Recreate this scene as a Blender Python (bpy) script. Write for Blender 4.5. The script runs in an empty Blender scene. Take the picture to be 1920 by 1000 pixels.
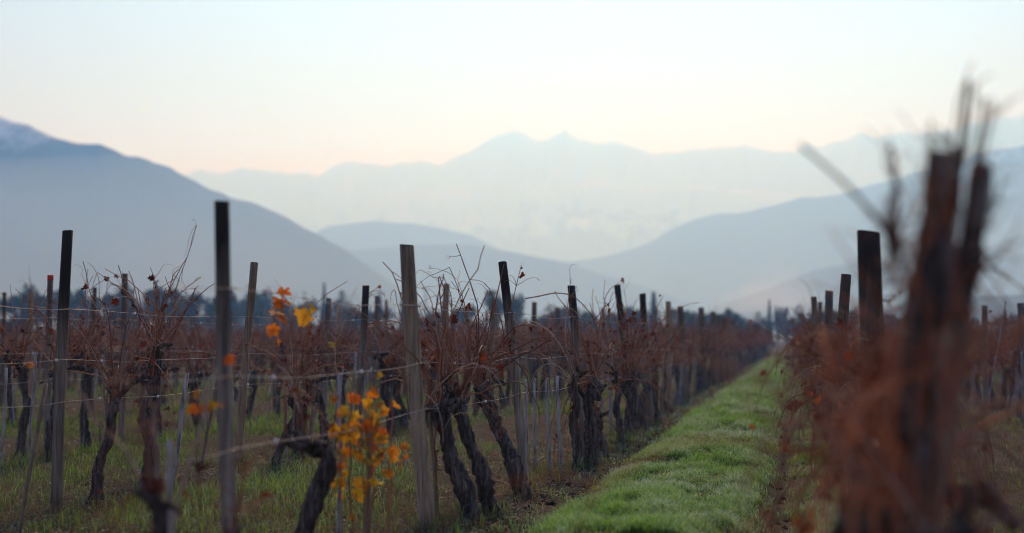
import bpy, math, random
import numpy as np
from math import radians as rad, sin, cos, tan, pi, atan, sqrt, exp
random.seed(11)
rng = np.random.default_rng(11)
C = bpy.context.scene.collection
S = bpy.context.scene

# ------------------------------------------------------------------ camera, sky, sun, exposure
F = 50.0 / 36.0 * 1920.0              # focal length in photograph pixels
CAMZ = 1.25
PITCH = atan(132.0 / F)
YAW = atan(537.0 / F * cos(PITCH))    # rows run along +Y; the camera looks to their left
cam = bpy.data.objects.new('camera', bpy.data.cameras.new('camera'))
C.objects.link(cam)
cam.location = (0, 0, CAMZ)
cam.rotation_euler = (pi / 2 + PITCH, 0, YAW)
cam.data.lens = 50.0
cam.data.sensor_width = 36.0
cam.data.clip_start = 0.1
cam.data.clip_end = 20000.0
cam.data.dof.use_dof = True
cam.data.dof.focus_distance = 12.0
cam.data.dof.aperture_fstop = 1.1
S.camera = cam

SUN_EL, SUN_AZ = rad(36.0), rad(-7.0)    # azimuth from +Y towards +X
w = bpy.data.worlds.new('World')
S.world = w
w.use_nodes = True
nt = w.node_tree
nt.nodes.clear()
o_ = nt.nodes.new('ShaderNodeOutputWorld')
b_ = nt.nodes.new('ShaderNodeBackground')
sk = nt.nodes.new('ShaderNodeTexSky')
sk.sky_type = 'NISHITA'
sk.sun_disc = False
sk.sun_elevation = SUN_EL
sk.sun_rotation = SUN_AZ
sk.altitude = 500
sk.air_density = 1.0
sk.dust_density = 0.0
sk.ozone_density = 1.5
b_.inputs['Strength'].default_value = 0.108
wb = nt.nodes.new('ShaderNodeMix'); wb.data_type = 'RGBA'; wb.blend_type = 'MULTIPLY'
wb.inputs[0].default_value = 1.0
wb.inputs[7].default_value = (0.85, 0.725, 1.05, 1)          # cool white balance of the photograph
nt.links.new(sk.outputs[0], wb.inputs[6])
nt.links.new(wb.outputs[2], b_.inputs[0])
nt.links.new(b_.outputs[0], o_.inputs[0])

sun = bpy.data.objects.new('sun', bpy.data.lights.new('sun', 'SUN'))
C.objects.link(sun)
sun.data.energy = 3.1
sun.data.angle = rad(14.0)
sun.data.color = (1.0, 0.785, 0.68)
sun.rotation_euler = (SUN_EL - pi / 2, 0, -SUN_AZ)   # shines from behind the far range towards the camera

S.view_settings.view_transform = 'Standard'
S.view_settings.look = 'None'
S.view_settings.exposure = 0.20
S.view_settings.gamma = 1.0
S.view_settings.use_curve_mapping = False
S.cycles.max_bounces = 9
S.cycles.volume_bounces = 8
S.cycles.use_denoising = True
S.cycles.filter_width = 1.0

# ------------------------------------------------------------------ helpers
_f = np.array([-sin(YAW) * cos(PITCH), cos(YAW) * cos(PITCH), sin(PITCH)])
_r = np.array([cos(YAW), sin(YAW), 0.0])
_u = np.cross(_r, _f)
CAM = np.array([0, 0, CAMZ])

def ray(px, py):
    return _f + _r * ((px - 960.0) / F) + _u * ((500.0 - py) / F)

def at_y(px, py, y):                      # the point of that sight line at distance y along the rows
    d = ray(px, py)
    return CAM + d * (y / d[1])

def on_ground(px, py, z=0.0):
    d = ray(px, py)
    return CAM + d * ((z - CAMZ) / d[2])

def project(p):
    v = np.asarray(p, float) - CAM
    z = v @ _f
    return 960 + F * (v @ _r) / z, 500 - F * (v @ _u) / z, z

def mesh_obj(name, verts, faces, mat=None, parent=None, smooth=True, attrs=None):
    me = bpy.data.meshes.new(name)
    v = np.asarray(verts, np.float32).reshape(-1, 3)
    if isinstance(faces, np.ndarray):
        n = faces.shape[1]
        me.vertices.add(len(v)); me.vertices.foreach_set('co', v.ravel())
        me.loops.add(faces.size); me.loops.foreach_set('vertex_index', faces.ravel().astype(np.int32))
        me.polygons.add(len(faces))
        me.polygons.foreach_set('loop_start', np.arange(0, faces.size, n, dtype=np.int32))
        me.update(calc_edges=True)
    else:
        me.from_pydata(v.tolist(), [], faces)
    if smooth:
        me.polygons.foreach_set('use_smooth', np.ones(len(me.polygons), bool))
    for k, a in (attrs or {}).items():
        at = me.attributes.new(k, 'FLOAT', 'POINT')
        at.data.foreach_set('value', np.asarray(a, np.float32))
    if mat:
        me.materials.append(mat)
    o = bpy.data.objects.new(name, me)
    C.objects.link(o)
    if parent is not None:
        o.parent = parent
    return o

def tag(o, label=None, cat=None, group=None, kind=None):
    for k, v in (('label', label), ('category', cat), ('group', group), ('kind', kind)):
        if v:
            o[k] = v
    return o

def empty(name, loc, rz=0.0):
    o = bpy.data.objects.new(name, None)
    C.objects.link(o)
    o.location = tuple(loc)
    o.rotation_euler = (0, 0, rz)
    o.empty_display_size = 0.1
    return o

KIDS = {}
def copy_tree(o, parent=None):
    c = o.copy()
    C.objects.link(c)
    if parent is not None:
        c.parent = parent
    for ch in o.children:
        copy_tree(ch, c)
    return c

class MB:                                   # collects shapes into one mesh
    def __init__(self):
        self.v, self.f, self.n = [], [], 0
        self.at = []
    def add(self, v, f, a=None):
        v = np.asarray(v, float).reshape(-1, 3)
        self.v.append(v)
        self.f += [tuple(i + self.n for i in q) for q in f]
        self.n += len(v)
        self.at.append(np.full(len(v), 0.5) if a is None else np.asarray(a, float))
    def tube(self, pts, rad_, sides=6, cap=True, jitter=0.0, flute=None, a=None):
        P = np.asarray(pts, float); n = len(P)
        R = np.broadcast_to(np.asarray(rad_, float), (n,))
        T = np.gradient(P, axis=0)
        T /= np.linalg.norm(T, axis=1)[:, None] + 1e-9
        ref = np.array([1.0, 0, 0]) if abs(T[0][0]) < 0.8 else np.array([0, 1.0, 0])
        V = []
        ang = np.arange(sides) * 2 * pi / sides
        nrm = np.cross(T[0], ref); nrm /= np.linalg.norm(nrm)
        for i in range(n):
            nrm = nrm - T[i] * (nrm @ T[i]); nrm /= np.linalg.norm(nrm) + 1e-9
            bi = np.cross(T[i], nrm)
            k = np.ones(sides)
            if flute is not None:
                k = flute(i / (n - 1.0), ang)
            if jitter:
                k = k * (1 + jitter * rng.standard_normal(sides))
            V.append(P[i] + R[i] * ((np.cos(ang) * k)[:, None] * nrm + (np.sin(ang) * k)[:, None] * bi))
        V = np.concatenate(V)
        f = []
        for i in range(n - 1):
            for j in range(sides):
                j2 = (j + 1) % sides
                f.append((i * sides + j, i * sides + j2, (i + 1) * sides + j2, (i + 1) * sides + j))
        if cap:
            f.append(tuple(range(sides))[::-1])
            f.append(tuple((n - 1) * sides + j for j in range(sides)))
        self.add(V, f, None if a is None else np.repeat(np.broadcast_to(a, (n,)), sides))
    def box(self, lo, hi):
        x0, y0, z0 = lo; x1, y1, z1 = hi
        v = [(x0, y0, z0), (x1, y0, z0), (x1, y1, z0), (x0, y1, z0), (x0, y0, z1), (x1, y0, z1), (x1, y1, z1), (x0, y1, z1)]
        self.add(v, [(3, 2, 1, 0), (4, 5, 6, 7), (0, 1, 5, 4), (1, 2, 6, 5), (2, 3, 7, 6), (3, 0, 4, 7)])
    def build(self, name, mat, parent=None, smooth=True):
        return mesh_obj(name, np.concatenate(self.v), self.f, mat, parent, smooth, {'tone': np.concatenate(self.at)})

# value noise on numpy arrays
_perm = rng.random((256, 256))
def vnoise(x, y):
    x = np.asarray(x, float); y = np.asarray(y, float)
    xi = np.floor(x).astype(int); yi = np.floor(y).astype(int)
    fx = x - xi; fy = y - yi
    fx = fx * fx * (3 - 2 * fx); fy = fy * fy * (3 - 2 * fy)
    g = lambda a, b: _perm[a & 255, b & 255]
    return (g(xi, yi) * (1 - fx) + g(xi + 1, yi) * fx) * (1 - fy) + (g(xi, yi + 1) * (1 - fx) + g(xi + 1, yi + 1) * fx) * fy
def fbm(x, y, o=4):
    s, a, t = 0, 1.0, 0
    for k in range(o):
        s = s + a * vnoise(x * 2 ** k + 17.3 * k, y * 2 ** k + 9.1 * k); t += a; a *= 0.5
    return s / t

# ------------------------------------------------------------------ materials
class Mat:
    def __init__(self, name, rough=0.85, spec=0.25):
        self.m = bpy.data.materials.new(name)
        self.m.use_nodes = True
        self.t = self.m.node_tree
        self.b = self.t.nodes['Principled BSDF']
        self.b.inputs['Roughness'].default_value = rough
        self.b.inputs['Specular IOR Level'].default_value = spec
        self.out = self.t.nodes['Material Output']
    def n(self, typ, **kw):
        x = self.t.nodes.new(typ)
        for k, v in kw.items():
            if k in x.inputs: x.inputs[k].default_value = v
            else: setattr(x, k, v)
        return x
    def l(self, a, b): self.t.links.new(a, b)
    def noise(self, scale, detail=5, rough=0.6, vec=None):
        x = self.n('ShaderNodeTexNoise'); x.inputs['Scale'].default_value = scale
        x.inputs['Detail'].default_value = detail; x.inputs['Roughness'].default_value = rough
        if vec is not None: self.l(vec, x.inputs['Vector'])
        return x.outputs[0]
    def coord(self, kind='Object', scale=None):
        t = self.n('ShaderNodeTexCoord').outputs[kind]
        if scale is None: return t
        m = self.n('ShaderNodeMapping'); m.inputs['Scale'].default_value = scale
        self.l(t, m.inputs['Vector']); return m.outputs[0]
    def ramp(self, fac, stops):
        r = self.n('ShaderNodeValToRGB')
        e = r.color_ramp.elements
        while len(e) < len(stops): e.new(0.5)
        for el, (p, c) in zip(e, stops):
            el.position = p; el.color = (c[0], c[1], c[2], 1) if hasattr(c, '__len__') else (c, c, c, 1)
        self.l(fac, r.inputs[0]); return r.outputs[0]
    def mix(self, fac, a, b, mode='MIX'):
        m = self.n('ShaderNodeMix'); m.data_type = 'RGBA'; m.blend_type = mode
        for s, v in ((m.inputs[0], fac), (m.inputs[6], a), (m.inputs[7], b)):
            if hasattr(v, 'is_output'): self.l(v, s)
            elif hasattr(v, '__len__'): s.default_value = (v[0], v[1], v[2], 1)
            else: s.default_value = v
        return m.outputs[2]
    def math(self, op, a, b=0.0, clamp=False):
        m = self.n('ShaderNodeMath'); m.operation = op; m.use_clamp = clamp
        for s, v in ((m.inputs[0], a), (m.inputs[1], b)):
            if hasattr(v, 'is_output'): self.l(v, s)
            else: s.default_value = v
        return m.outputs[0]
    def attr(self, name):
        a = self.n('ShaderNodeAttribute'); a.attribute_name = name; return a.outputs['Fac']
    def rand(self): return self.n('ShaderNodeObjectInfo').outputs['Random']
    def color(self, c):
        if hasattr(c, 'is_output'): self.l(c, self.b.inputs['Base Color'])
        else: self.b.inputs['Base Color'].default_value = (c[0], c[1], c[2], 1)
    def bump(self, h, strength=0.5, dist=0.01):
        b = self.n('ShaderNodeBump'); b.inputs['Strength'].default_value = strength; b.inputs['Distance'].default_value = dist
        self.l(h, b.inputs['Height']); self.l(b.outputs[0], self.b.inputs['Normal'])
    def two_sided_leaf(self, col, amount=0.35):
        tr = self.n('ShaderNodeBsdfTranslucent'); mx = self.n('ShaderNodeMixShader'); mx.inputs[0].default_value = amount
        self.l(col, tr.inputs[0]); self.l(self.b.outputs[0], mx.inputs[1]); self.l(tr.outputs[0], mx.inputs[2])
        self.l(mx.outputs[0], self.out.inputs[0])

# ------------------------------------------------------------------ ground
ROWX = {'L%d' % k: -2.3 - 2.95 * (k - 1) for k in range(1, 16)}
ROWX.update({'R1': 0.47, 'R2': 3.4, 'R3': 6.35, 'R4': 9.3})

def lane(x):                                  # 0 in the middle of a grass lane, 1 under the vines
    u = (x + 0.92) / 2.93
    return np.abs(u - np.round(u)) * 2
def gz(x, y):
    x = np.asarray(x, float); y = np.asarray(y, float)
    l = lane(x)
    fade = np.clip((140 - y) / 60, 0, 1) * np.clip((y + 5) / 5, 0, 1)
    z = 0.045 * np.cos(l * pi) + 0.10 * (fbm(x * 0.9, y * 0.7, 3) - 0.5) + 0.075 * (fbm(x * 4.2 + 5, y * 3.6, 2) - 0.5)
    rut = np.exp(-((x + 0.16 + 0.08 * (fbm(y * 0.5, y * 0, 2) - 0.5)) / 0.13) ** 2) * 0.07
    rut2 = np.exp(-((x + 1.78 + 0.1 * (fbm(y * 0.4 + 9, y * 0, 2) - 0.5)) / 0.15) ** 2) * 0.06
    path = np.exp(-((x + 0.95) / 0.62) ** 4) * 0.05
    return (z + path - rut - rut2) * fade
def gz1(x, y): return float(gz(np.array([x]), np.array([y]))[0])

def axis(segs):
    out = []
    for a, b, st in segs: out.append(np.arange(a, b, st))
    return np.concatenate(out)
gx = axis([(-6400, -600, 500), (-600, -80, 40), (-80, -20, 2.5), (-20, -9, 0.35), (-9, 6, 0.09), (6, 14, 0.3), (14, 60, 2.5), (60, 600, 40), (600, 5401, 480)])
gy = axis([(-850, -20, 80), (-20, 2, 2.0), (2, 6, 0.4), (6, 22, 0.09), (22, 40, 0.22), (40, 80, 0.7), (80, 160, 4), (160, 600, 30), (600, 7301, 480)])
GX, GY = np.meshgrid(gx, gy, indexing='ij')
GZ = gz(GX, GY)
idx = np.arange(GX.size).reshape(GX.shape)
f = np.stack([idx[:-1, :-1], idx[1:, :-1], idx[1:, 1:], idx[:-1, 1:]], -1).reshape(-1, 4)
def greenness(x, y):
    l = lane(x)
    band = np.exp(-((x + 3.9) / 0.75) ** 4) * np.exp(-((y - 12.2) / 2.6) ** 4) + np.exp(-((x + 6.8) / 0.8) ** 4)
    n = fbm(x * 0.55 + 3, y * 0.35 + 8, 3)
    g = np.clip(1.15 - l * 1.25, 0, 1) * np.clip((n - 0.40) * 7, 0, 1)
    path = np.exp(-((x + 0.95) / 0.72) ** 4)
    right = np.clip((x - 0.6) * 2, 0, 1)
    g = np.maximum(g * (1 - 0.65 * right), path)
    g = np.maximum(g, 0.95 * band * np.clip((fbm(x * 1.1 + 77, y * 0.8, 3) - 0.30) * 6, 0, 1))
    return g * np.where(y > 150, 0.2, 1)
gm = Mat('soil_and_turf', 0.95, 0.15)
co = gm.coord('Object')
na = gm.noise(2.2, 6, 0.65, co); nb = gm.noise(14, 5, 0.7, co); nc = gm.noise(70, 3, 0.7, co)
soil = gm.ramp(nb, [(0.3, (0.012, 0.010, 0.009)), (0.7, (0.040, 0.032, 0.026))])
dead = gm.ramp(nc, [(0.3, (0.045, 0.035, 0.018)), (0.75, (0.120, 0.092, 0.050))])
green = gm.ramp(nc, [(0.3, (0.028, 0.050, 0.010)), (0.75, (0.085, 0.130, 0.035))])
c1 = gm.mix(gm.ramp(na, [(0.46, 0.0), (0.62, 0.8)]), soil, dead)
c2 = gm.mix(gm.math('MULTIPLY', gm.attr('green'), gm.ramp(nb, [(0.30, 0.1), (0.60, 0.85)])), c1, green)
frost = gm.math('MULTIPLY', gm.ramp(nc, [(0.60, 0.0), (0.72, 1.0)]), gm.ramp(gm.noise(0.8, 4, 0.6, co), [(0.50, 0.0), (0.66, 0.35)]))
gm.color(gm.mix(frost, c2, (0.30, 0.31, 0.33)))
gm.bump(gm.math('ADD', nb, gm.math('MULTIPLY', nc, 0.4)), 0.9, 0.04)
tag(mesh_obj('ground', np.stack([GX, GY, GZ], -1).reshape(-1, 3), f, gm.m, None, True, {'green': greenness(GX, GY).ravel()}), 'dark soil and turf of the vineyard floor', None, None, 'structure')

# ------------------------------------------------------------------ grass and weeds (nobody could count them)
def in_view(x, y, m=90):
    t = np.arctan2(x, y) + YAW
    px = 960 + F * np.tan(t)
    return (px > -m) & (px < 1920 + m) & (y > 1)

def blades(name, x, y, h, wdt, bend, mat, label, frost=None):
    n = len(x)
    z = gz(x, y) - 0.006
    a = rng.random(n) * 2 * pi
    b = a + pi / 2 + rng.normal(0, 0.5, n)
    base = np.stack([x, y, z], -1)
    side = np.stack([np.cos(a), np.sin(a), 0 * a], -1) * (wdt * 0.5)[:, None]
    out = np.stack([np.cos(b), np.sin(b), 0 * b], -1)
    up = np.array([0, 0, 1.0])
    mid = base + up * (h * 0.58)[:, None] + out * (h * bend * 0.28)[:, None]
    tip = base + up * (h * (1 - 0.32 * bend))[:, None] + out * (h * bend * 0.95)[:, None]
    V = np.stack([base - side, base + side, mid - side * 0.8, mid + side * 0.8, tip], 1).reshape(-1, 3)
    k = np.arange(n)[:, None] * 5
    Fc = np.concatenate([k + [0, 1, 3], k + [0, 3, 2], k + [2, 3, 4]], 0)
    tone = np.repeat(rng.random(n), 5)
    hh = np.tile(np.array([0, 0, 0.55, 0.55, 1.0]), n)
    fr = np.repeat(rng.random(n) if frost is None else frost, 5)
    o = mesh_obj(name, V, Fc, mat, None, True, {'tone': tone, 'high': hh, 'frost': fr})
    return tag(o, label, None, None, 'stuff')

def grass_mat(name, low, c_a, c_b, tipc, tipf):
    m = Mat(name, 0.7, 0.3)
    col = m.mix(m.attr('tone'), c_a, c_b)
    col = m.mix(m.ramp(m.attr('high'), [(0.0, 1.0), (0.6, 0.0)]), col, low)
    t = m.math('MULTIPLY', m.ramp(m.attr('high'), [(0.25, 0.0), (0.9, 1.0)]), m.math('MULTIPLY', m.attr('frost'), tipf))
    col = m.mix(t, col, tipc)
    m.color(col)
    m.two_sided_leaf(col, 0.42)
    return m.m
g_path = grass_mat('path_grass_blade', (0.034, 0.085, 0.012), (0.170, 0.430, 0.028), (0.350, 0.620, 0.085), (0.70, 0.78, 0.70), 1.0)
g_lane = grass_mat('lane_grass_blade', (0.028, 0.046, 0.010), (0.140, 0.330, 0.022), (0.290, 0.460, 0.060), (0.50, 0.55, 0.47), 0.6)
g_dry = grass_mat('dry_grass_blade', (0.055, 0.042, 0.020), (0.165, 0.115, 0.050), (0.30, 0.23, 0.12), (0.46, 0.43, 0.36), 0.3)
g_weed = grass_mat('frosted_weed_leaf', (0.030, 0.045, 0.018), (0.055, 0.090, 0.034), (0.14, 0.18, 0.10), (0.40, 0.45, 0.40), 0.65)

def scatter(n, x0, x1, y0, y1, power=1.0):
    """more near the camera: y drawn so that density falls with distance"""
    u = rng.random(n)
    y = 1 / ((1 / y0) + u * (1 / y1 - 1 / y0)) if power == 1 else (y0 ** -0.4 + u * (y1 ** -0.4 - y0 ** -0.4)) ** -2.5
    x = x0 + (x1 - x0) * rng.random(n)
    return x, y
# the frosty path
x, y = scatter(270000, -2.0, 0.42, 8.2, 80)
pm = np.exp(-((x + 0.98) / 0.66) ** 6) + 0.35 * np.clip(fbm(x * 2 + 1, y * 1.2, 2) - 0.35, 0, 1) * 2 + 1.0 * np.exp(-((x - 0.17) / 0.25) ** 4) * np.clip((fbm(x * 2 + 8, y * 1.0 + 4, 2) - 0.22) * 4, 0, 1)
rutk = 1 - 0.85 * np.exp(-((x + 0.16) / 0.12) ** 2) - 0.8 * np.exp(-((x + 1.78) / 0.16) ** 2)
cl = np.clip((fbm(x * 4.5, y * 3.6, 2) - 0.30) * 4, 0.10, 1)
kp = rng.random(len(x)) < pm * rutk * cl
x, y = x[kp], y[kp]
sz = np.clip(y / 16, 0.85, 3.0)
hh = (0.035 + 0.055 * rng.random(len(x)) ** 1.5 + 0.035 * np.clip(fbm(x * 2.2 + 4, y * 1.8, 2) - 0.45, 0, 1) * 2)
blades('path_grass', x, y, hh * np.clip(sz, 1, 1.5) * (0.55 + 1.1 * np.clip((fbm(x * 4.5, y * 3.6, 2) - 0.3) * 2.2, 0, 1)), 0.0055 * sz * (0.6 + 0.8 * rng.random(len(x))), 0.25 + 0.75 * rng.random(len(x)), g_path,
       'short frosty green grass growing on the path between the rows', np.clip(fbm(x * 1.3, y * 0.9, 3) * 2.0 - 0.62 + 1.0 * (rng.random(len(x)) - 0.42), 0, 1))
def leaf_litter(name, x, y, lo, hi, high, mat, label, frost, tilt=0.4):
    n = len(x)
    a = rng.random(n) * 2 * pi; L = (lo + (hi - lo) * rng.random(n) ** 1.6) * np.clip(y / 13, 0.9, 1.8)
    d = np.stack([np.cos(a), np.sin(a), rng.normal(0.25, tilt, n)], -1); d /= np.linalg.norm(d, axis=1)[:, None]
    s_ = np.stack([-np.sin(a), np.cos(a), rng.normal(0, 0.35, n)], -1)
    b = np.stack([x, y, gz(x, y) + 0.006 + high * rng.random(n) ** 2], -1)
    V = np.stack([b, b + d * (L * 0.5)[:, None] + s_ * (L * 0.32)[:, None], b + d * L[:, None], b + d * (L * 0.5)[:, None] - s_ * (L * 0.32)[:, None]], 1).reshape(-1, 3)
    k = np.arange(n)[:, None] * 4
    o = mesh_obj(name, V, k + np.arange(4)[None, :], mat, None, True, {'tone': np.repeat(rng.random(n), 4), 'high': np.tile([0.3, 0.8, 1.0, 0.8], n), 'frost': np.repeat(frost, 4)})
    return tag(o, label, None, None, 'stuff')
g_clover = grass_mat('clover_leaf', (0.040, 0.085, 0.012), (0.070, 0.190, 0.015), (0.170, 0.340, 0.030), (0.50, 0.60, 0.45), 0.5)
x, y = scatter(70000, -1.8, 0.15, 8.2, 40)
kp = (rng.random(len(x)) < (np.exp(-((x + 0.98) / 0.64) ** 6) + 0.15) * np.clip((fbm(x * 2.6 + 41, y * 2.0, 3) - 0.42) * 6, 0.04, 1)) & (np.abs(x + 0.16) > 0.12)
leaf_litter('clover', x[kp], y[kp], 0.012, 0.030, 0.07, g_clover, 'bright green clover growing through the path grass', np.clip(rng.random(kp.sum()) - 0.4, 0, 1))
# grass of the other lanes
x, y = scatter(330000, -34, 13, 8.0, 75)
ok = in_view(x, y)
x, y = x[ok], y[ok]
kp = (rng.random(len(x)) < np.clip(greenness(x, y) * 1.7 + 0.05, 0, 1) * np.clip((fbm(x * 2.3 + 7, y * 2.0, 2) - 0.25) * 4, 0.10, 1)) & ((x < -2.0) | (x > 0.1))
x, y = x[kp], y[kp]
sz = np.clip(y / 14, 0.85, 3.2)
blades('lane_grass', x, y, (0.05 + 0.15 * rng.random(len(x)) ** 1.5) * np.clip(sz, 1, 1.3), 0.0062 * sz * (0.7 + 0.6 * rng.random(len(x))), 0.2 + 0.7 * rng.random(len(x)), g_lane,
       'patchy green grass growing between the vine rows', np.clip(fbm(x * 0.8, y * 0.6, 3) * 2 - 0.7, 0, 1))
# straw coloured dry grass
x, y = scatter(240000, -24, 12, 8.0, 60)
ok = in_view(x, y); x, y = x[ok], y[ok]
l = lane(x)
want = np.clip((l - 0.35) * 1.6, 0, 1) * np.clip((fbm(x * 0.9 + 31, y * 0.8 + 3, 3) - 0.40) * 6, 0, 1)
want = np.where((x < -2.4) & (y < 10.8), np.maximum(want, np.clip((fbm(x * 1.4 + 3, y * 1.3, 3) - 0.33) * 5, 0, 1)), want)
want = np.where(x > 0.7, np.clip((fbm(x * 0.7 + 3, y * 0.6, 3) - 0.30) * 4, 0.12, 1), want)
kp = (rng.random(len(x)) < want) & ((x < -2.05) | (x > 0.15))
x, y = x[kp], y[kp]
sz = np.clip(y / 14, 0.85, 3.0)
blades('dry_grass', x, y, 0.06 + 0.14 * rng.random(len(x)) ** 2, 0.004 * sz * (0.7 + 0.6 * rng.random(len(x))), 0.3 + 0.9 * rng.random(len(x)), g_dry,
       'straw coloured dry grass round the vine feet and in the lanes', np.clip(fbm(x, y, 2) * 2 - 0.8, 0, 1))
# broad frosted weed leaves
x, y = scatter(150000, -11, 9, 8.0, 34)
ok = in_view(x, y); x, y = x[ok], y[ok]
l = lane(x)
want = np.clip((l - 0.30) * 2, 0, 1) * np.clip((fbm(x * 1.1 + 51, y * 0.9 + 13, 3) - 0.38) * 5, 0, 1)
want = np.where((x > -2.9) & (x < -1.85), np.maximum(want, np.clip((fbm(x * 1.6 + 5, y * 1.2 + 3, 2) - 0.36) * 4, 0, 0.9)), want)
want = np.where((x > -5.0) & (x < -2.4) & (y < 14), np.maximum(want, 0.55), want)
kp = (rng.random(len(x)) < want) & ((x < -1.65) | (x > -0.1))
x, y = x[kp], y[kp]
n = len(x)
a = rng.random(n) * 2 * pi; L = (0.012 + 0.03 * rng.random(n) ** 1.6) * np.clip(y / 13, 0.9, 1.8)
d = np.stack([np.cos(a), np.sin(a), rng.normal(0.25, 0.4, n)], -1); d /= np.linalg.norm(d, axis=1)[:, None]
s_ = np.stack([-np.sin(a), np.cos(a), rng.normal(0, 0.35, n)], -1)
b = np.stack([x, y, gz(x, y) + 0.006 + 0.05 * rng.random(n) ** 2], -1)
V = np.stack([b, b + d * (L * 0.5)[:, None] + s_ * (L * 0.32)[:, None], b + d * L[:, None], b + d * (L * 0.5)[:, None] - s_ * (L * 0.32)[:, None]], 1).reshape(-1, 3)
k = np.arange(n)[:, None] * 4
fr = np.repeat(np.clip(fbm(x * 1.1 + 2, y * 0.9 + 2, 3) * 2.4 - 0.75, 0, 1), 4)
o = mesh_obj('weeds', V, k + np.arange(4)[None, :], g_weed, None, True, {'tone': np.repeat(rng.random(n), 4), 'high': np.tile([0.3, 0.8, 1.0, 0.8], n), 'frost': fr})
tag(o, 'low frosted weeds covering the bare soil along the rows', None, None, 'stuff')
# fallen leaves and prunings on the soil
x, y = scatter(16000, -12, 8, 8.0, 30)
ok = in_view(x, y) & ((x < -1.75) | (x > 0.1)); x, y = x[ok], y[ok]
kp = rng.random(len(x)) < np.clip(lane(x) * 1.2 - 0.3, 0.05, 1)
g_litter = grass_mat('fallen_vine_leaf', (0.07, 0.03, 0.018), (0.10, 0.04, 0.022), (0.24, 0.12, 0.06), (0.40, 0.36, 0.32), 0.35)
leaf_litter('fallen_leaves', x[kp], y[kp], 0.02, 0.055, 0.03, g_litter, 'brown fallen vine leaves lying on the soil', np.clip(rng.random(kp.sum()) - 0.3, 0, 1), 0.2)
# clods of dark earth
MBc = MB()
for i in range(900):
    y_ = 8.2 + 14 * random.random() ** 1.5
    x_ = random.choice([-1.80, -1.80, -0.15, -2.1, 0.2]) + random.gauss(0, 0.10)
    r_ = 0.012 + 0.03 * random.random() ** 2
    c_ = np.array([x_, y_, gz1(x_, y_) + r_ * 0.2])
    p = [c_ + r_ * np.array(q) * (0.6 + 0.6 * random.random()) for q in ((1, 0, 0), (0, 1, 0), (-1, 0, 0), (0, -1, 0), (0, 0, 0.8), (0, 0, -0.8))]
    MBc.add(p, [(0, 1, 4), (1, 2, 4), (2, 3, 4), (3, 0, 4), (1, 0, 5), (2, 1, 5), (3, 2, 5), (0, 3, 5)])
sm = Mat('clod_soil', 0.95, 0.1); sm.color(sm.ramp(sm.noise(30, 3, 0.6, sm.coord('Object')), [(0.3, (0.012, 0.010, 0.008)), (0.7, (0.045, 0.036, 0.03))]))
tag(MBc.build('earth_clods', sm.m), 'dark crumbled earth in the wheel ruts', None, None, 'stuff')

# ------------------------------------------------------------------ mountains
def slope_mat(name, snow_h, lo, hi):
    mt = Mat(name, 0.95, 0.1)
    n1 = mt.noise(0.004, 8, 0.65, mt.coord('Object'))
    n2 = mt.noise(0.012, 8, 0.75, mt.coord('Object', (1, 0.4, 1)))
    forest = mt.ramp(n1, [(0.36, (0.010, 0.020, 0.020)), (0.5, (0.030, 0.040, 0.036)), (0.64, (0.085, 0.085, 0.070))])
    sep = mt.n('ShaderNodeSeparateXYZ'); mt.l(mt.coord('Object'), sep.inputs[0])
    sn = mt.math('ADD', mt.math('MULTIPLY', sep.outputs[2], 1 / snow_h), mt.math('MULTIPLY', mt.math('SUBTRACT', n2, 0.5), 1.1))
    mask = mt.ramp(sn, [(lo, 0.0), (hi, 1.0)])
    mt.color(mt.mix(mask, forest, (0.72, 0.74, 0.78)))
    return mt.m
m_high = slope_mat('snowy_range', 735.0, 0.42, 0.56)
m_mid = slope_mat('dusted_slope', 190.0, 0.80, 1.10)
m_low = slope_mat('wooded_hill', 2000.0, 0.9, 1.1)

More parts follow.
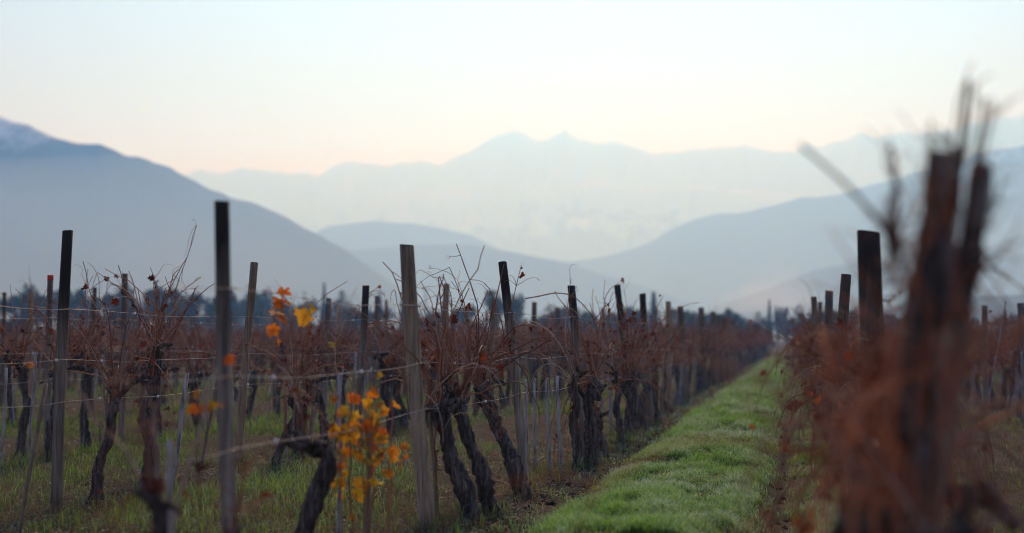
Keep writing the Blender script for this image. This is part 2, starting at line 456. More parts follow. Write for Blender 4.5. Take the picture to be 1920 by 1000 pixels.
def mountain(name, prof, D, label, front=1.7, back=2.0, rough=0.10, n=160, dist_slope=0.0, seed=0, jag=5.5, mat=None):
    """a ridge with a front and a back flank; prof = (px, py) of its skyline, D its distance"""
    prof = np.array(prof, float)
    px = np.linspace(prof[0, 0], prof[-1, 0], n)
    py = np.interp(px, prof[:, 0], prof[:, 1])
    py = py + jag * (fbm(px / 26.0 + seed * 7, px * 0 + seed, 4) - 0.5) * (600 - py) / 200.0
    ridge = np.array([at_y(a, b, D + dist_slope * (a - 960)) for a, b in zip(px, py)])
    H = np.maximum(ridge[:, 2], 3.0)
    m = 44
    s = np.concatenate([np.linspace(-1, 0, m), np.linspace(0, 1, 16)[1:]])
    X = np.zeros((n, len(s), 3))
    dirs = ridge[:, :2] / np.linalg.norm(ridge[:, :2], axis=1)[:, None]
    Hs = np.convolve(np.pad(H, 12, mode='edge'), np.ones(25) / 25, mode='valid')
    for j, t in enumerate(s):
        run = np.where(t < 0, front, back) * Hs * t
        p = ridge[:, :2] + dirs * run[:, None]
        k = (1 - abs(t)) ** (1.15 if t < 0 else 1.3)
        q = fbm(p[:, 0] / 130 + seed, p[:, 1] / 330 + seed * 3, 5) - 0.5
        q2 = np.abs(fbm(p[:, 0] / 60 + seed, p[:, 1] / 200 + 5, 4) - 0.5)
        z = H * k + Hs * (q * 0.5 - q2 * 0.4) * 4 * rough * (abs(t) * (1 - abs(t)) * 4)
        z = np.minimum(z, H) if abs(t) > 0 else z
        X[:, j, 0], X[:, j, 1], X[:, j, 2] = p[:, 0], p[:, 1], np.maximum(z, -0.8) if abs(t) < 1 else -0.8
    idx = np.arange(n * len(s)).reshape(n, len(s))
    f = np.stack([idx[:-1, :-1], idx[1:, :-1], idx[1:, 1:], idx[:-1, 1:]], -1).reshape(-1, 4)
    o = mesh_obj(name, X.reshape(-1, 3), f, mat or m_low)
    return tag(o, label, None, None, 'structure')

mountain('mountain', [(-900, 250), (-600, 190), (-300, 170), (-100, 196), (0, 220), (50, 232), (100, 255), (130, 265), (190, 272), (240, 294), (275, 297), (310, 312),
    (350, 332), (380, 348), (430, 369), (480, 382), (520, 399), (550, 416), (595, 440), (650, 470), (720, 520), (800, 570), (850, 610)], 1000, 'tall blue mountain sloping down from the picture edge', seed=1, mat=m_mid)
mountain('hill', [(480, 560), (540, 480), (600, 431), (640, 420), (700, 415), (760, 418), (820, 428), (880, 441), (925, 462), (965, 482), (1010, 510), (1060, 560), (1100, 615)],
    2300, 'pale wooded hill below the far peaks', seed=2)
mountain('hill', [(380, 600), (480, 530), (600, 478), (700, 466), (800, 458), (880, 460), (940, 470), (1000, 481), (1060, 492), (1120, 512), (1200, 535), (1300, 570), (1360, 610)],
    1650, 'low blue hill in front of the pale wooded hill', seed=3)
mountain('mountain', [(200, 380), (300, 345), (350, 330), (380, 318), (410, 322), (440, 318), (455, 311), (490, 318), (540, 325), (600, 328), (630, 312), (660, 303), (720, 307),
    (750, 304), (790, 299), (830, 308), (870, 285), (930, 252), (950, 245), (965, 243), (1000, 259), (1030, 259), (1058, 244), (1085, 262), (1120, 266), (1155, 265), (1190, 280), (1240, 286),
    (1290, 278), (1340, 275), (1390, 270), (1430, 280), (1490, 284), (1510, 270), (1540, 276), (1610, 250), (1640, 254), (1690, 243), (1740, 248), (1800, 238), (1860, 220), (1960, 205), (2150, 260)],
    5000, 'far pale mountain range with two central peaks', n=520, rough=0.22, seed=4, jag=9.0, mat=m_high)
mountain('mountain', [(500, 500), (590, 430), (640, 405), (700, 384), (760, 364), (830, 360), (920, 348), (1000, 352), (1100, 342), (1200, 356), (1300, 350), (1420, 362), (1600, 372), (1800, 400), (2000, 440)], 4650, 'hazy snow streaked shoulder below the two peaks', n=420, rough=0.24, seed=5, jag=9.0, mat=m_high)
mountain('mountain', [(960, 560), (1050, 492), (1100, 488), (1160, 475), (1220, 455), (1260, 430), (1300, 412), (1340, 402), (1400, 398), (1450, 385), (1500, 372), (1560, 368), (1620, 350),
    (1700, 330), (1780, 308), (1840, 286), (1920, 272), (2050, 240), (2300, 260), (2600, 330)], 2400, 'long mountain slope rising behind the leaning foreground posts', seed=6, n=220, mat=m_high)
mountain('hill', [(1300, 590), (1380, 562), (1430, 546), (1480, 526), (1520, 509), (1550, 501), (1600, 495), (1660, 500), (1740, 508), (1850, 540), (1950, 590)], 1350, 'small dark hill behind the wooden posts beside the path', seed=7)
mountain('hill', [(1640, 580), (1740, 510), (1820, 486), (1860, 480), (1920, 477), (2050, 470), (2200, 480), (2400, 520)], 1700, 'purple blue hill rising behind the twisted blurred shoots', seed=8)
mountain('hill', [(1560, 612), (1700, 566), (1800, 556), (1920, 552), (2100, 545), (2300, 560)], 620, 'dark low wooded rise at the far edge of the vineyard', seed=9, rough=0.05)

# ------------------------------------------------------------------ haze
HAZE_DENSITY = 0.0008
hm = bpy.data.materials.new('haze_air'); hm.use_nodes = True
hm.node_tree.nodes.clear()
ho = hm.node_tree.nodes.new('ShaderNodeOutputMaterial')
hv = hm.node_tree.nodes.new('ShaderNodeVolumePrincipled')
hv.inputs['Color'].default_value = (0.20, 0.49, 1.0, 1)
hv.inputs['Absorption Color'].default_value = (1, 1, 1, 1)
hv.inputs['Density'].default_value = HAZE_DENSITY
hv.inputs['Anisotropy'].default_value = 0.62
hm.node_tree.links.new(hv.outputs[0], ho.inputs['Volume'])
hb = MB(); hb.box((-6500, -900, -1.5), (5500, 7400, 880))
haze = hb.build('haze', hm, None, False)
tag(haze, 'pale blue morning haze filling the valley', None, None, 'stuff')

def mist_bank(name, c, r, density, color, label):
    m = bpy.data.materials.new(name + '_air'); m.use_nodes = True; m.node_tree.nodes.clear()
    oo = m.node_tree.nodes.new('ShaderNodeOutputMaterial'); vv = m.node_tree.nodes.new('ShaderNodeVolumePrincipled')
    vv.inputs['Color'].default_value = (*color, 1); vv.inputs['Absorption Color'].default_value = (1, 1, 1, 1)
    vv.inputs['Density'].default_value = density; vv.inputs['Anisotropy'].default_value = 0.5
    m.node_tree.links.new(vv.outputs[0], oo.inputs['Volume'])
    V, Fc, nu, nv = [], [], 40, 14
    for i in range(nv + 1):
        th = pi * i / nv
        for j in range(nu):
            ph = 2 * pi * j / nu
            V.append((c[0] + r[0] * sin(th) * cos(ph), c[1] + r[1] * sin(th) * sin(ph), c[2] + r[2] * cos(th) * (1 if cos(th) > 0 else 0.015)))
    for i in range(nv):
        for j in range(nu):
            Fc.append((i * nu + j, (i + 1) * nu + j, (i + 1) * nu + (j + 1) % nu, i * nu + (j + 1) % nu))
    return tag(mesh_obj(name, V, Fc, m), label, None, None, 'stuff')

mist_bank('mist', (-180, 545, 1.0), (700, 165, 74), 0.0016, (0.58, 0.86, 1.0), 'low bank of blue mist lying over the valley floor')

# ------------------------------------------------------------------ vineyard materials
bark = Mat('vine_bark', 0.95, 0.12)
bc = bark.coord('Object', (38, 38, 4.5))
bn = bark.noise(1.0, 6, 0.7, bc)
bcol = bark.ramp(bn, [(0.34, (0.014, 0.011, 0.010)), (0.50, (0.085, 0.066, 0.054)), (0.68, (0.270, 0.225, 0.190))])
bark.color(bcol); bark.bump(bn, 1.0, 0.012)

wood = Mat('weathered_post_wood', 0.85, 0.2)
wc = wood.coord('Object', (60, 60, 2.2))
wn = wood.noise(1.0, 6, 0.65, wc)
oc = wood.n('ShaderNodeSeparateColor'); wood.l(wood.n('ShaderNodeObjectInfo').outputs['Color'], oc.inputs[0])
dark = wood.ramp(wn, [(0.30, (0.030, 0.021, 0.015)), (0.52, (0.125, 0.092, 0.064)), (0.72, (0.260, 0.200, 0.145))])
grey = wood.ramp(wn, [(0.30, (0.070, 0.060, 0.045)), (0.5, (0.310, 0.265, 0.200)), (0.70, (0.530, 0.465, 0.360))])
ochre = wood.ramp(wn, [(0.30, (0.110, 0.066, 0.032)), (0.50, (0.400, 0.275, 0.150)), (0.70, (0.620, 0.455, 0.275))])
wm = wood.mix(oc.outputs[0], grey, ochre)
wm = wood.mix(oc.outputs[1], wm, dark)
patch = wood.noise(1.0, 4, 0.6, wood.coord('Object', (9, 9, 1.6)))
tp = wood.n('ShaderNodeSeparateXYZ'); wood.l(wood.coord('Object'), tp.inputs[0])
# tarred heads: a stain that runs down the wood
for_ = wood.ramp(wood.math('DIVIDE', wood.math('ADD', tp.outputs[2], wood.math('MULTIPLY', patch, 0.7)), 2.6), [(0.60, 0.0), (0.78, 1.0)])
wm = wood.mix(wood.ramp(patch, [(0.48, 0.0), (0.7, 0.4)]), wm, dark)
wm = wood.mix(wood.math('MULTIPLY', for_, oc.outputs[2]), wm, (0.030, 0.023, 0.018))
wood.color(wm); wood.bump(wn, 1.0, 0.010)

def plain(name, stops, scale=(20, 20, 3), rough=0.8, bump=0.3, spec=0.2):
    m = Mat(name, rough, spec)
    n_ = m.noise(1.0, 5, 0.65, m.coord('Object', scale))
    m.color(m.ramp(n_, stops)); m.bump(n_, bump, 0.004)
    return m.m
m_end = plain('cut_wood_end', [(0.3, (0.03, 0.025, 0.02)), (0.7, (0.12, 0.10, 0.08))], (40, 40, 40))
m_stake = plain('bleached_stake', [(0.34, (0.10, 0.075, 0.055)), (0.48, (0.33, 0.30, 0.265)), (0.66, (0.55, 0.53, 0.50))], (50, 50, 6))
m_tan = plain('tan_cane_stake', [(0.3, (0.14, 0.095, 0.055)), (0.7, (0.36, 0.28, 0.19))], (50, 50, 6))
m_red = plain('red_paint', [(0.3, (0.45, 0.03, 0.015)), (0.7, (0.62, 0.05, 0.02))])
m_wire = Mat('galvanised_wire', 0.45, 0.5); m_wire.color((0.36, 0.35, 0.34)); m_wire.b.inputs['Metallic'].default_value = 0.6; m_wire = m_wire.m
m_clip = Mat('white_clip', 0.5, 0.4); m_clip.color((0.80, 0.80, 0.80)); m_clip = m_clip.m
m_berry = plain('dried_berry', [(0.3, (0.010, 0.012, 0.022)), (0.7, (0.035, 0.040, 0.070))], (60, 60, 60), 0.6)

cane = Mat('vine_cane', 0.7, 0.3)
cr = cane.math('FRACT', cane.math('ADD', cane.rand(), cane.attr('tone')))
ccol = cane.ramp(cr, [(0.0, (0.085, 0.025, 0.016)), (0.3, (0.330, 0.108, 0.044)), (0.5, (0.155, 0.058, 0.030)), (0.70, (0.430, 0.180, 0.085)), (0.84, (0.200, 0.120, 0.080)), (1.0, (0.500, 0.350, 0.240))])
ccol = cane.mix(cane.ramp(cane.noise(9, 3, 0.6, cane.coord('Object')), [(0.5, 0.0), (0.8, 0.5)]), ccol, (0.26, 0.16, 0.12))
cane.color(ccol); m_cane = cane.m
m_cane_rust = plain('rusty_cane', [(0.3, (0.24, 0.070, 0.028)), (0.5, (0.46, 0.135, 0.048)), (0.7, (0.60, 0.235, 0.095))], (7, 7, 4))
m_cane_dark = plain('old_dark_cane', [(0.3, (0.035, 0.018, 0.014)), (0.7, (0.120, 0.060, 0.044))], (30, 30, 12))

lf = Mat('dead_leaf', 0.8, 0.15)
lcol = lf.ramp(lf.math('FRACT', lf.math('ADD', lf.rand(), lf.attr('tone'))), [(0.0, (0.07, 0.018, 0.012)), (0.4, (0.16, 0.035, 0.018)), (0.7, (0.10, 0.035, 0.022)), (0.9, (0.26, 0.060, 0.018)), (1.0, (0.12, 0.07, 0.045))])
lf.color(lcol); lf.two_sided_leaf(lcol, 0.35); m_dead = lf.m

yl = Mat('autumn_leaf', 0.55, 0.3)
yn = yl.noise(22, 4, 0.6, yl.coord('Object'))
ycol = yl.ramp(yl.rand(), [(0.0, (0.62, 0.20, 0.010)), (0.3, (0.72, 0.34, 0.015)), (0.55, (0.66, 0.42, 0.025)), (0.8, (0.42, 0.36, 0.030)), (1.0, (0.55, 0.14, 0.012))])
ycol = yl.mix(yl.ramp(yn, [(0.50, 0.0), (0.70, 0.85)]), ycol, (0.30, 0.075, 0.010))
yl.color(ycol); yl.two_sided_leaf(ycol, 0.5); m_yellow = yl.m
ol = Mat('orange_leaf', 0.55, 0.3)
ocol = ol.mix(ol.ramp(ol.noise(18, 4, 0.6, ol.coord('Object')), [(0.45, 0.0), (0.7, 0.9)]), ol.ramp(ol.rand(), [(0.0, (0.60, 0.20, 0.012)), (1.0, (0.55, 0.13, 0.012))]), (0.16, 0.030, 0.012))
ol.color(ocol); ol.two_sided_leaf(ocol, 0.45); m_orange = ol.m

# ------------------------------------------------------------------ vineyard pieces
def nrm(v):
    v = np.asarray(v, float); return v / (np.linalg.norm(v) + 1e-9)

LEAF_OUT = [(0, -0.12), (0.20, -0.34), (0.34, -0.22), (0.30, 0.0), (0.52, 0.02), (0.46, 0.22), (0.58, 0.38), (0.34, 0.42), (0.26, 0.52), (0.18, 0.80), (0, 0.72)]
LEAF_OUT = LEAF_OUT + [(-a, b) for a, b in LEAF_OUT[-2:0:-1]]
def leaf_geo(size, curl=0.25, r=None):
    r = r or random
    pts = [(0.0, 0.05, 0.04)] + [(a * (1 + r.gauss(0, .08)), b * (1 + r.gauss(0, .08)), 0) for a, b in LEAF_OUT]
    out = []
    k1, k2, tw = r.gauss(0, 1), r.gauss(0, 1), r.gauss(0, .5)
    for a, b, c in pts:
        z = c + curl * (abs(a) ** 1.5 * 1.6 * (0.6 + 0.4 * k1) - b * b * 0.9 * (0.5 + 0.5 * k2)) + curl * 0.5 * sin(7 * a + 5 * b + k1 * 3) * 0.4 + tw * a * b
        out.append((a * size, b * size, z * size))
    n = len(LEAF_OUT)
    return np.array(out), [(0, 1 + i, 1 + (i + 1) % n) for i in range(n)]
def rot_matrix(d, up=None):
    """columns: right, along d, normal"""
    y = nrm(d); x = nrm(np.cross(y, up if up is not None else np.array([random.gauss(0, 1), random.gauss(0, 1), random.gauss(0, 1)])))
    return np.stack([x, y, np.cross(x, y)], 1)

def cane_path(p, d, length, droop, wob, n=10, grav=0.0):
    p = np.array(p, float); d = nrm(d); out = [p.copy()]; st = length / n; sgn = 1
    for i in range(n):
        sgn = -sgn
        d = nrm(d + rng.normal(0, wob, 3) + np.array([0, 0, -droop * (i / n) ** 1.3 + grav]))
        p = p + d * st + np.cross(d, (0, 0, 1)) * sgn * 0.004
        out.append(p.copy())
    return np.array(out)
def node_radii(n, r0, r1):
    r = np.linspace(r0, r1, n); r[1::2] *= 1.22; return r

def add_tendril(mb, p, size, r=0.0011):
    a = np.linspace(0, random.uniform(5, 11), 14); k = np.linspace(1, 0.35, 14)
    u = nrm(rng.normal(0, 1, 3)); v = nrm(np.cross(u, rng.normal(0, 1, 3)))
    q = np.array(p) + size * ((k * np.sin(a))[:, None] * u + (k * (1 - np.cos(a)))[:, None] * v + (a / 18)[:, None] * np.cross(u, v))
    mb.tube(q, r, 3, False)

def flute_fn(seed, nl, amp, twist):
    ph = rng.random(4) * 6.28
    def fn(t, ang):
        return 1 + amp * np.sin(nl * ang + twist * t + ph[0]) + 0.6 * amp * np.sin((nl * 2 + 1) * ang - twist * 1.7 * t + ph[1] + 2 * sin(5 * t)) + 0.10 * sin(11 * t + ph[2]) + amp * 0.7 * rng.standard_normal(len(ang))
    return fn

def trunk_path(rel_head, gnarl=0.035, n=22, sway=1.0):
    h = np.array(rel_head, float); t = np.linspace(0, 1, n)
    P = t[:, None] * h
    sag = h * np.array([1, 1, 0])
    P += (np.sin(t * pi) ** 1.2)[:, None] * (-0.05 * sag * sway)          # rises steeply at first or leans late
    ph = rng.random(4) * 6.28
    P[:, 0] += gnarl * (np.sin(t * 7 + ph[0]) - sin(ph[0])) * t + gnarl * 0.5 * np.sin(t * 15 + ph[1]) * t
    P[:, 1] += gnarl * (np.sin(t * 6 + ph[2]) - sin(ph[2])) * t
    P[0] += (0, 0, -0.04)
    P[-1] = h
    return P

def make_vine(head=(0, 0, 0.86), r0=0.05, n_cane=14, level=2, up=0.62, spread=0.5, hang=0.25, n_leaf=10, leafsize=0.05, density=1.0, arms=(0.38, 0.38), arm_rise=0.02, gnarl=0.035, name='grapevine',
              path=None, berries=0, lean=(0, 0), twig=1.0, thick=1.0, zmax=9.0):
    """level 2: every cane and leaf its own part; level 1: canes and leaves joined; level 0: returns raw arrays"""
    head = np.array(head, float)
    sides = {2: 14, 1: 8, 0: 5}[level]
    P = trunk_path(head, gnarl, {2: 30, 1: 16, 0: 6}[level]) if path is None else np.asarray(path, float)
    n = len(P); t = np.linspace(0, 1, n)
    R = r0 * (1.32 - 0.55 * t ** 0.7 + 0.35 * np.exp(-((t - 1) / 0.14) ** 2) + 0.35 * np.exp(-(t / 0.06) ** 2))
    tb = MB()
    tb.tube(P, R, sides, True, 0.0, flute_fn(0, 3 if level else 2, 0.19 if level == 2 else 0.12, random.uniform(-7, 7)))
    head = P[-1]
    hb = MB(); arm_pts = []
    for sg, L in ((1, arms[0]), (-1, arms[1])):
        if L <= 0: continue
        m = 9 if level == 2 else 5
        q = cane_path(head - np.array([0, 0, 0.03]), (random.gauss(0, 0.25), sg, 0.35 + arm_rise), L, 0.25, 0.16, m)
        hb.tube(q, np.linspace(r0 * 0.72, r0 * 0.34, m + 1), max(5, sides - 5), True, 0.0, flute_fn(1, 2, 0.16, 4))
        arm_pts += [q[i] for i in range(1, m + 1)]
    arm_pts.append(head)
    if level:
        for k in range(5 if level == 2 else 2):                        # knobs and old spurs
            b = arm_pts[random.randrange(len(arm_pts))]
            q = cane_path(b, (random.gauss(0, .6), random.gauss(0, .6), 0.8), 0.10 + 0.06 * random.random(), 0, 0.3, 4)
            hb.tube(q, r0 * np.array([0.42, 0.46, 0.40, 0.34, 0.20]), 8, True, 0.12)
    canes = []
    for i in range(n_cane):
        b = arm_pts[random.randrange(len(arm_pts))]
        az = rng.normal(0, 0.45, 2) * spread * 1.6
        hanging = random.random() < hang
        L = up * random.uniform(0.65, 1.35) * (1.15 if hanging else 1) * (1.35 if random.random() < 0.14 else 1)
        d = (az[0] + lean[0], az[1] + lean[1], 1.0 if not hanging else random.uniform(-0.2, 0.6))
        q = cane_path(b, d, L, 1.0 if hanging else random.uniform(0.0, 0.28), 0.11 + 0.05 * random.random(), {2: 11, 1: 7, 0: 4}[level], 0.02)
        top_z = q[:, 2].max()
        if top_z > zmax: q[:, 2] = np.where(q[:, 2] > b[2], b[2] + (q[:, 2] - b[2]) * max(0.25, (zmax - b[2]) / (top_z - b[2])), q[:, 2])
        canes.append(q)
    def cane_mesh(mb, q, sides_):
        r_ = random.uniform(0.0038, 0.0062) * thick
        a_ = random.random()
        mb.tube(q, node_radii(len(q), r_, r_ * 0.45), sides_, False, 0, None, a_)
        for s in range(int((3 if level == 2 else 2 if level == 1 else 1) * twig + random.random())):
            i = random.randrange(2, len(q))
            d = nrm(q[i] - q[i - 1]) * 0.5 + rng.normal(0, 0.6, 3)
            w_ = cane_path(q[i - 1], d, random.uniform(0.10, 0.32), 0.35, 0.22, {2: 6, 1: 4, 0: 2}[level])
            mb.tube(w_, np.linspace(r_ * 0.5, r_ * 0.22, len(w_)), 3, False, 0, None, a_)
            if level == 2 and random.random() < 0.5: add_tendril(mb, w_[-1], 0.02)
    def leaf_add(mb, p, sz, curl=0.9):
        v, f_ = leaf_geo(sz, curl)
        d = np.array([random.gauss(0, .5), random.gauss(0, .5), -0.9])
        v = v @ rot_matrix(d).T * np.array([1, 1, 1]) + p
        mb.add(v, f_, np.full(len(v), random.random()))
    if level == 0:
        mb_c, mb_l = MB(), MB()
        for q in canes: cane_mesh(mb_c, q, 3)
        for k in range(n_leaf):
            q = canes[random.randrange(len(canes))]
            p = q[random.randrange(1, len(q))] + rng.normal(0, 0.02, 3); s = leafsize
            u = rng.normal(0, 1, (2, 3)) * s * 0.6
            mb_l.add([p, p + u[0], p + u[0] + u[1], p + u[1]], [(0, 1, 2, 3)], np.full(4, random.random()))
        tb.v += hb.v; tb.f += [tuple(i + tb.n for i in q) for q in hb.f]; tb.at += hb.at; tb.n += hb.n
        return tb, mb_c, mb_l
    root = empty(name, (0, 0, 0))
    tb.build('trunk', bark.m, root)
    hb.build('arm', bark.m, root)
    if level == 2:
        cobj = []
        for q in canes:
            mb = MB(); cane_mesh(mb, q, 5); cobj.append(mb.build('cane', m_cane, root))
    else:
        mb = MB()
        for q in canes: cane_mesh(mb, q, 3)
        mb.build('cane', m_cane, root)['kind'] = 'stuff'
    tw = MB()                                                           # fine tangle of laterals and tendrils
    for k in range(int((22 if level == 2 else 10) * density)):
        q = canes[random.randrange(len(canes))]; p = q[random.randrange(1, len(q))]
        w_ = cane_path(p, rng.normal(0, 1, 3) + np.array([0, 0, 0.2]), random.uniform(0.15, 0.45), 0.5, 0.30, 7 if level == 2 else 4)
        tw.tube(w_, np.linspace(0.0022, 0.0011, len(w_)) * thick, 3, False, 0, None, random.random())
    if level == 2:
        for k in range(int(14 * density)):
            q = canes[random.randrange(len(canes))]; add_tendril(tw, q[random.randrange(1, len(q))], random.uniform(0.012, 0.035))
    if tw.n: tw.build('twig', m_cane, root)['kind'] = 'stuff'
    if level == 2:
        for k in range(n_leaf):
            ci = random.randrange(len(canes)); q = canes[ci]
            mb = MB(); leaf_add(mb, q[random.randrange(1, len(q))] + rng.normal(0, 0.01, 3), leafsize * random.uniform(0.6, 1.3)); mb.build('dead_leaf', m_dead, cobj[ci])
    mb = MB()
    for k in range(int(n_leaf * (0.9 if level == 2 else 1.0))):
        q = canes[random.randrange(len(canes))]; leaf_add(mb, q[random.randrange(1, len(q))] + rng.normal(0, 0.02, 3), leafsize * random.uniform(0.3, 0.8), 1.4)
    if mb.n: mb.build('leaf_scrap', m_dead, root)['kind'] = 'stuff'
    for k in range(berries):
        mb = MB(); c_ = arm_pts[random.randrange(len(arm_pts))] + np.array([random.gauss(0, .03), random.gauss(0, .04), -0.05])
        for j in range(14):
            o_ = c_ + rng.normal(0, 1, 3) * (0.018, 0.018, 0.03); r_ = random.uniform(0.005, 0.008)
            mb.add([o_ + r_ * np.array(q) for q in ((1, 0, 0), (0, 1, 0), (-1, 0, 0), (0, -1, 0), (0, 0, 1), (0, 0, -1))], [(0, 1, 4), (1, 2, 4), (2, 3, 4), (3, 0, 4), (1, 0, 5), (2, 1, 5), (3, 2, 5), (0, 3, 5)])
        mb.build('dried_grapes', m_berry, root)['kind'] = 'stuff'
    return root

def add_leaf(root, world, size, mat, name='leaf', curl=0.6, d=None):
    v, f_ = leaf_geo(size, curl)
    mt_ = rot_matrix(d if d is not None else (random.gauss(0, .5), random.gauss(0, .5), -0.8))
    o = mesh_obj(name, v @ mt_.T, f_, mat, root, True)
    o.location = tuple(np.asarray(world) - (np.array(root.location) if root is not None else 0))
    return o

# ------------------------------------------------------------------ posts
WORDS = ['first', 'second', 'third', 'fourth', 'fifth', 'sixth', 'seventh', 'eighth', 'ninth', 'tenth', 'eleventh', 'twelfth', 'thirteenth', 'fourteenth', 'fifteenth', 'sixteenth', 'seventeenth', 'eighteenth']
def row_name(r):
    k = int(r[1:])
    side = 'left' if r[0] == 'L' else 'right'
    return '%s row %s of the path' % (WORDS[k - 1], side)
POSTS = {}                                     # row -> list of (y, base, top)
def make_post(base, top, r, label, group, hero=True, red=False, look_=None):
    base = np.array(base, float); top = np.array(top, float)
    base[2] = gz1(base[0], base[1])
    t = np.linspace(0, 1, 12 if hero else 5); n = len(t)
    rel = top - base
    P = t[:, None] * rel; P[0] -= rel * 0.04
    bow = 0.012 if hero else 0.006
    P[:, 0] += bow * np.sin(t * pi * random.uniform(0.8, 1.6)) * random.choice([-1, 1])
    R = r * (1.06 - 0.10 * t + (0.02 * np.sin(t * 9 + random.random() * 6)))
    sides = 16 if hero else 8
    ph = rng.random(3) * 6.28
    fl = lambda tt, a: 1 + 0.025 * np.sin(3 * a + ph[0]) + 0.018 * np.sin(7 * a + ph[1]) + (0.012 * np.sin(13 * a + ph[2] + tt * 2) if hero else 0)
    mb = MB(); mb.tube(P, R, sides, True, 0, fl)
    cut = (random.gauss(0, 0.09), random.gauss(0, 0.12))
    def chop(m_):
        for a_ in m_.v:
            k_ = a_[:, 2] > P[-1][2] - 0.02
            a_[k_, 2] += (a_[k_, 0] - P[-1][0]) * cut[0] + (a_[k_, 1] - P[-1][1]) * cut[1]
    chop(mb)
    o = mb.build('vineyard_post', wood.m, None, hero)
    if hero:
        for p in o.data.polygons:
            if len(p.vertices) > 4: p.use_smooth = False
    o.location = tuple(base)
    o.color = (*(look_ or random.choice([(0.1, 0.55, 0.3), (0.0, 0.2, 0.5), (0.4, 0.3, 0.6), (0.2, 0.8, 0.5), (0.9, 0.1, 0.2)])), 1)
    tag(o, label, 'post', group)
    e = MB(); ax = nrm(rel); e.tube([P[-1] - ax * 0.002, P[-1] + ax * 0.003], [R[-1] * 0.97, R[-1] * 0.9], sides, True, 0, lambda tt, a: fl(1.0, a))
    chop(e); e.build('cut_end', m_end, o, False)
    if hero:
        for h in (0.78, 1.08, 1.46):
            k = h / rel[2]
            if k < 1:
                c_ = rel * k; s = MB()
                s.tube([c_ + (r * 0.85, -0.006, 0.008), c_ + (r + 0.012, -0.008, 0.006), c_ + (r + 0.014, 0.008, -0.004), c_ + (r * 0.85, 0.006, -0.008)], 0.0018, 5)
                s.build('wire_staple', m_wire, o)
    if red:
        s = MB(); s.tube([P[-1] - ax * 0.055, P[-1] + ax * 0.006], [R[-1] * 1.05, R[-1] * 1.05], sides); s.build('red_tip', m_red, o)
    return o

def post_px(row, b, t, width, look, red=False, y=None, c=None):
    """a post known by the pixels of its foot and its top"""
    base = on_ground(*b) if y is None else at_y(b[0], b[1], y)
    top = at_y(t[0], t[1], base[1])
    r = width / F * base[1] / cos(YAW) / 2
    o = make_post(base, top, r, look, 'wooden posts of the vineyard rows', True, red, c)
    POSTS.setdefault(row, []).append((base[1], base, top, r))
    return o
post_px('L1', (443, 1190), (414, 378), 30, 'thick blurred grey post with dark top standing at the lower picture edge', c=(0.05, 0.15, 1.0))
post_px('L1', (803, 990), (761, 460), 29, 'pale brown post with a knot, just past the yellow leaves', c=(0.75, 0.0, 0.30))
post_px('L1', (985, 912), (943, 492), 17, 'dark topped post leaning over the three slanting trunks', c=(0.15, 0.1, 1.0))
post_px('L1', (1100, 858), (1069, 536), 15, 'dark topped post with looping dry shoot beside the path edge', c=(0.1, 0.4, 1.0))
post_px('L1', (1188, 812), (1157, 535), 12, 'post wrapped in dead red leaves beside the path', c=(0.2, 0.9, 1.0))
post_px('L1', (1222, 793), (1205, 551), 12, 'dark post just past the leaf wrapped post', c=(0.1, 0.5, 1.0))
post_px('L1', (1258, 768), (1252, 566), 10, 'ochre new looking post beside the path', c=(1.0, 0.0, 0.1))
for k, (bx, by, tx, ty) in enumerate([(1286, 750, 1276, 575), (1322, 729, 1314, 577), (1345, 716, 1338, 585), (1356, 710, 1348, 591), (1366, 704, 1358, 593), (1374, 700, 1367, 592), (1381, 696, 1375, 597), (1411, 680, 1406, 606), (1437, 665, 1433, 610)]):
    post_px('L1', (bx, by), (tx, ty), 11 - k * 0.6, '%s post past the ochre one in the %s' % (WORDS[k], row_name('L1')))
post_px('L2', (105, 952), (128, 433), 22, 'tall dark weathered post standing in dry straw grass', c=(0.25, 0.55, 1.0))
post_px('L2', (447, 866), (475, 493), 15, 'slim rounded brown post just past the big blurred grey one', c=(0.9, 0.1, 0.4))
post_px('L2', (668, 828), (686, 536), 14, 'dark post with wire loops near its top beyond the yellow vine', c=(0.2, 0.35, 1.0))
post_px('L2', (826, 788), (836, 533), 12, 'olive brown post rising behind the tangled red canes', c=(0.6, 0.0, 0.2))
post_px('L2', (922, 767), (925, 561), 11, 'reddish brown post among red canes behind the leaning dark post', c=(0.8, 0.4, 0.3))
post_px('L2', (998, 750), (1001, 567), 10, 'grey post below the arching dry shoot in the second row')
post_px('L2', (1043, 739), (1046, 577), 9, 'greenish grey post just before the looping shoot, second row')
post_px('L2', (1128, 716), (1130, 577), 8, 'thin far post seen between looping shoots, second row')
post_px('L3', (88, 846), (95, 517), 12, 'thin post with a bright red painted tip', True)
post_px('L3', (226, 824), (235, 514), 12, 'straight grey post between the two gnarled trunks')
post_px('L3', (608, 766), (617, 560), 10, 'grey post beside the hanging orange leaf')
post_px('L3', (702, 752), (706, 556), 9, 'crooked dark post in the third row beyond the wire looped post')
post_px('L4', (62, 794), (56, 546), 11, 'tilted ochre post at the picture edge behind the red tipped one', c=(1, 0, 0.1))
post_px('L4', (172, 780), (177, 540), 9, 'grey post behind tall red shoots near the dark weathered post')
post_px('L4', (290, 766), (295, 545), 9, 'dark post behind the vine with the dark tufted shoot')
post_px('L4', (633, 729), (634, 569), 7, 'thin ochre post against the far trees in the fourth row', c=(1, 0, 0))
post_px('L4', (722, 720), (725, 563), 6, 'thin dark post against the far trees in the fourth row')
post_px('L5', (2, 765), (9, 549), 8, 'thin dark leaning post at the very picture edge')
post_px('L5', (328, 735), (330, 574), 7, 'grey post behind vines short of the big blurred post')
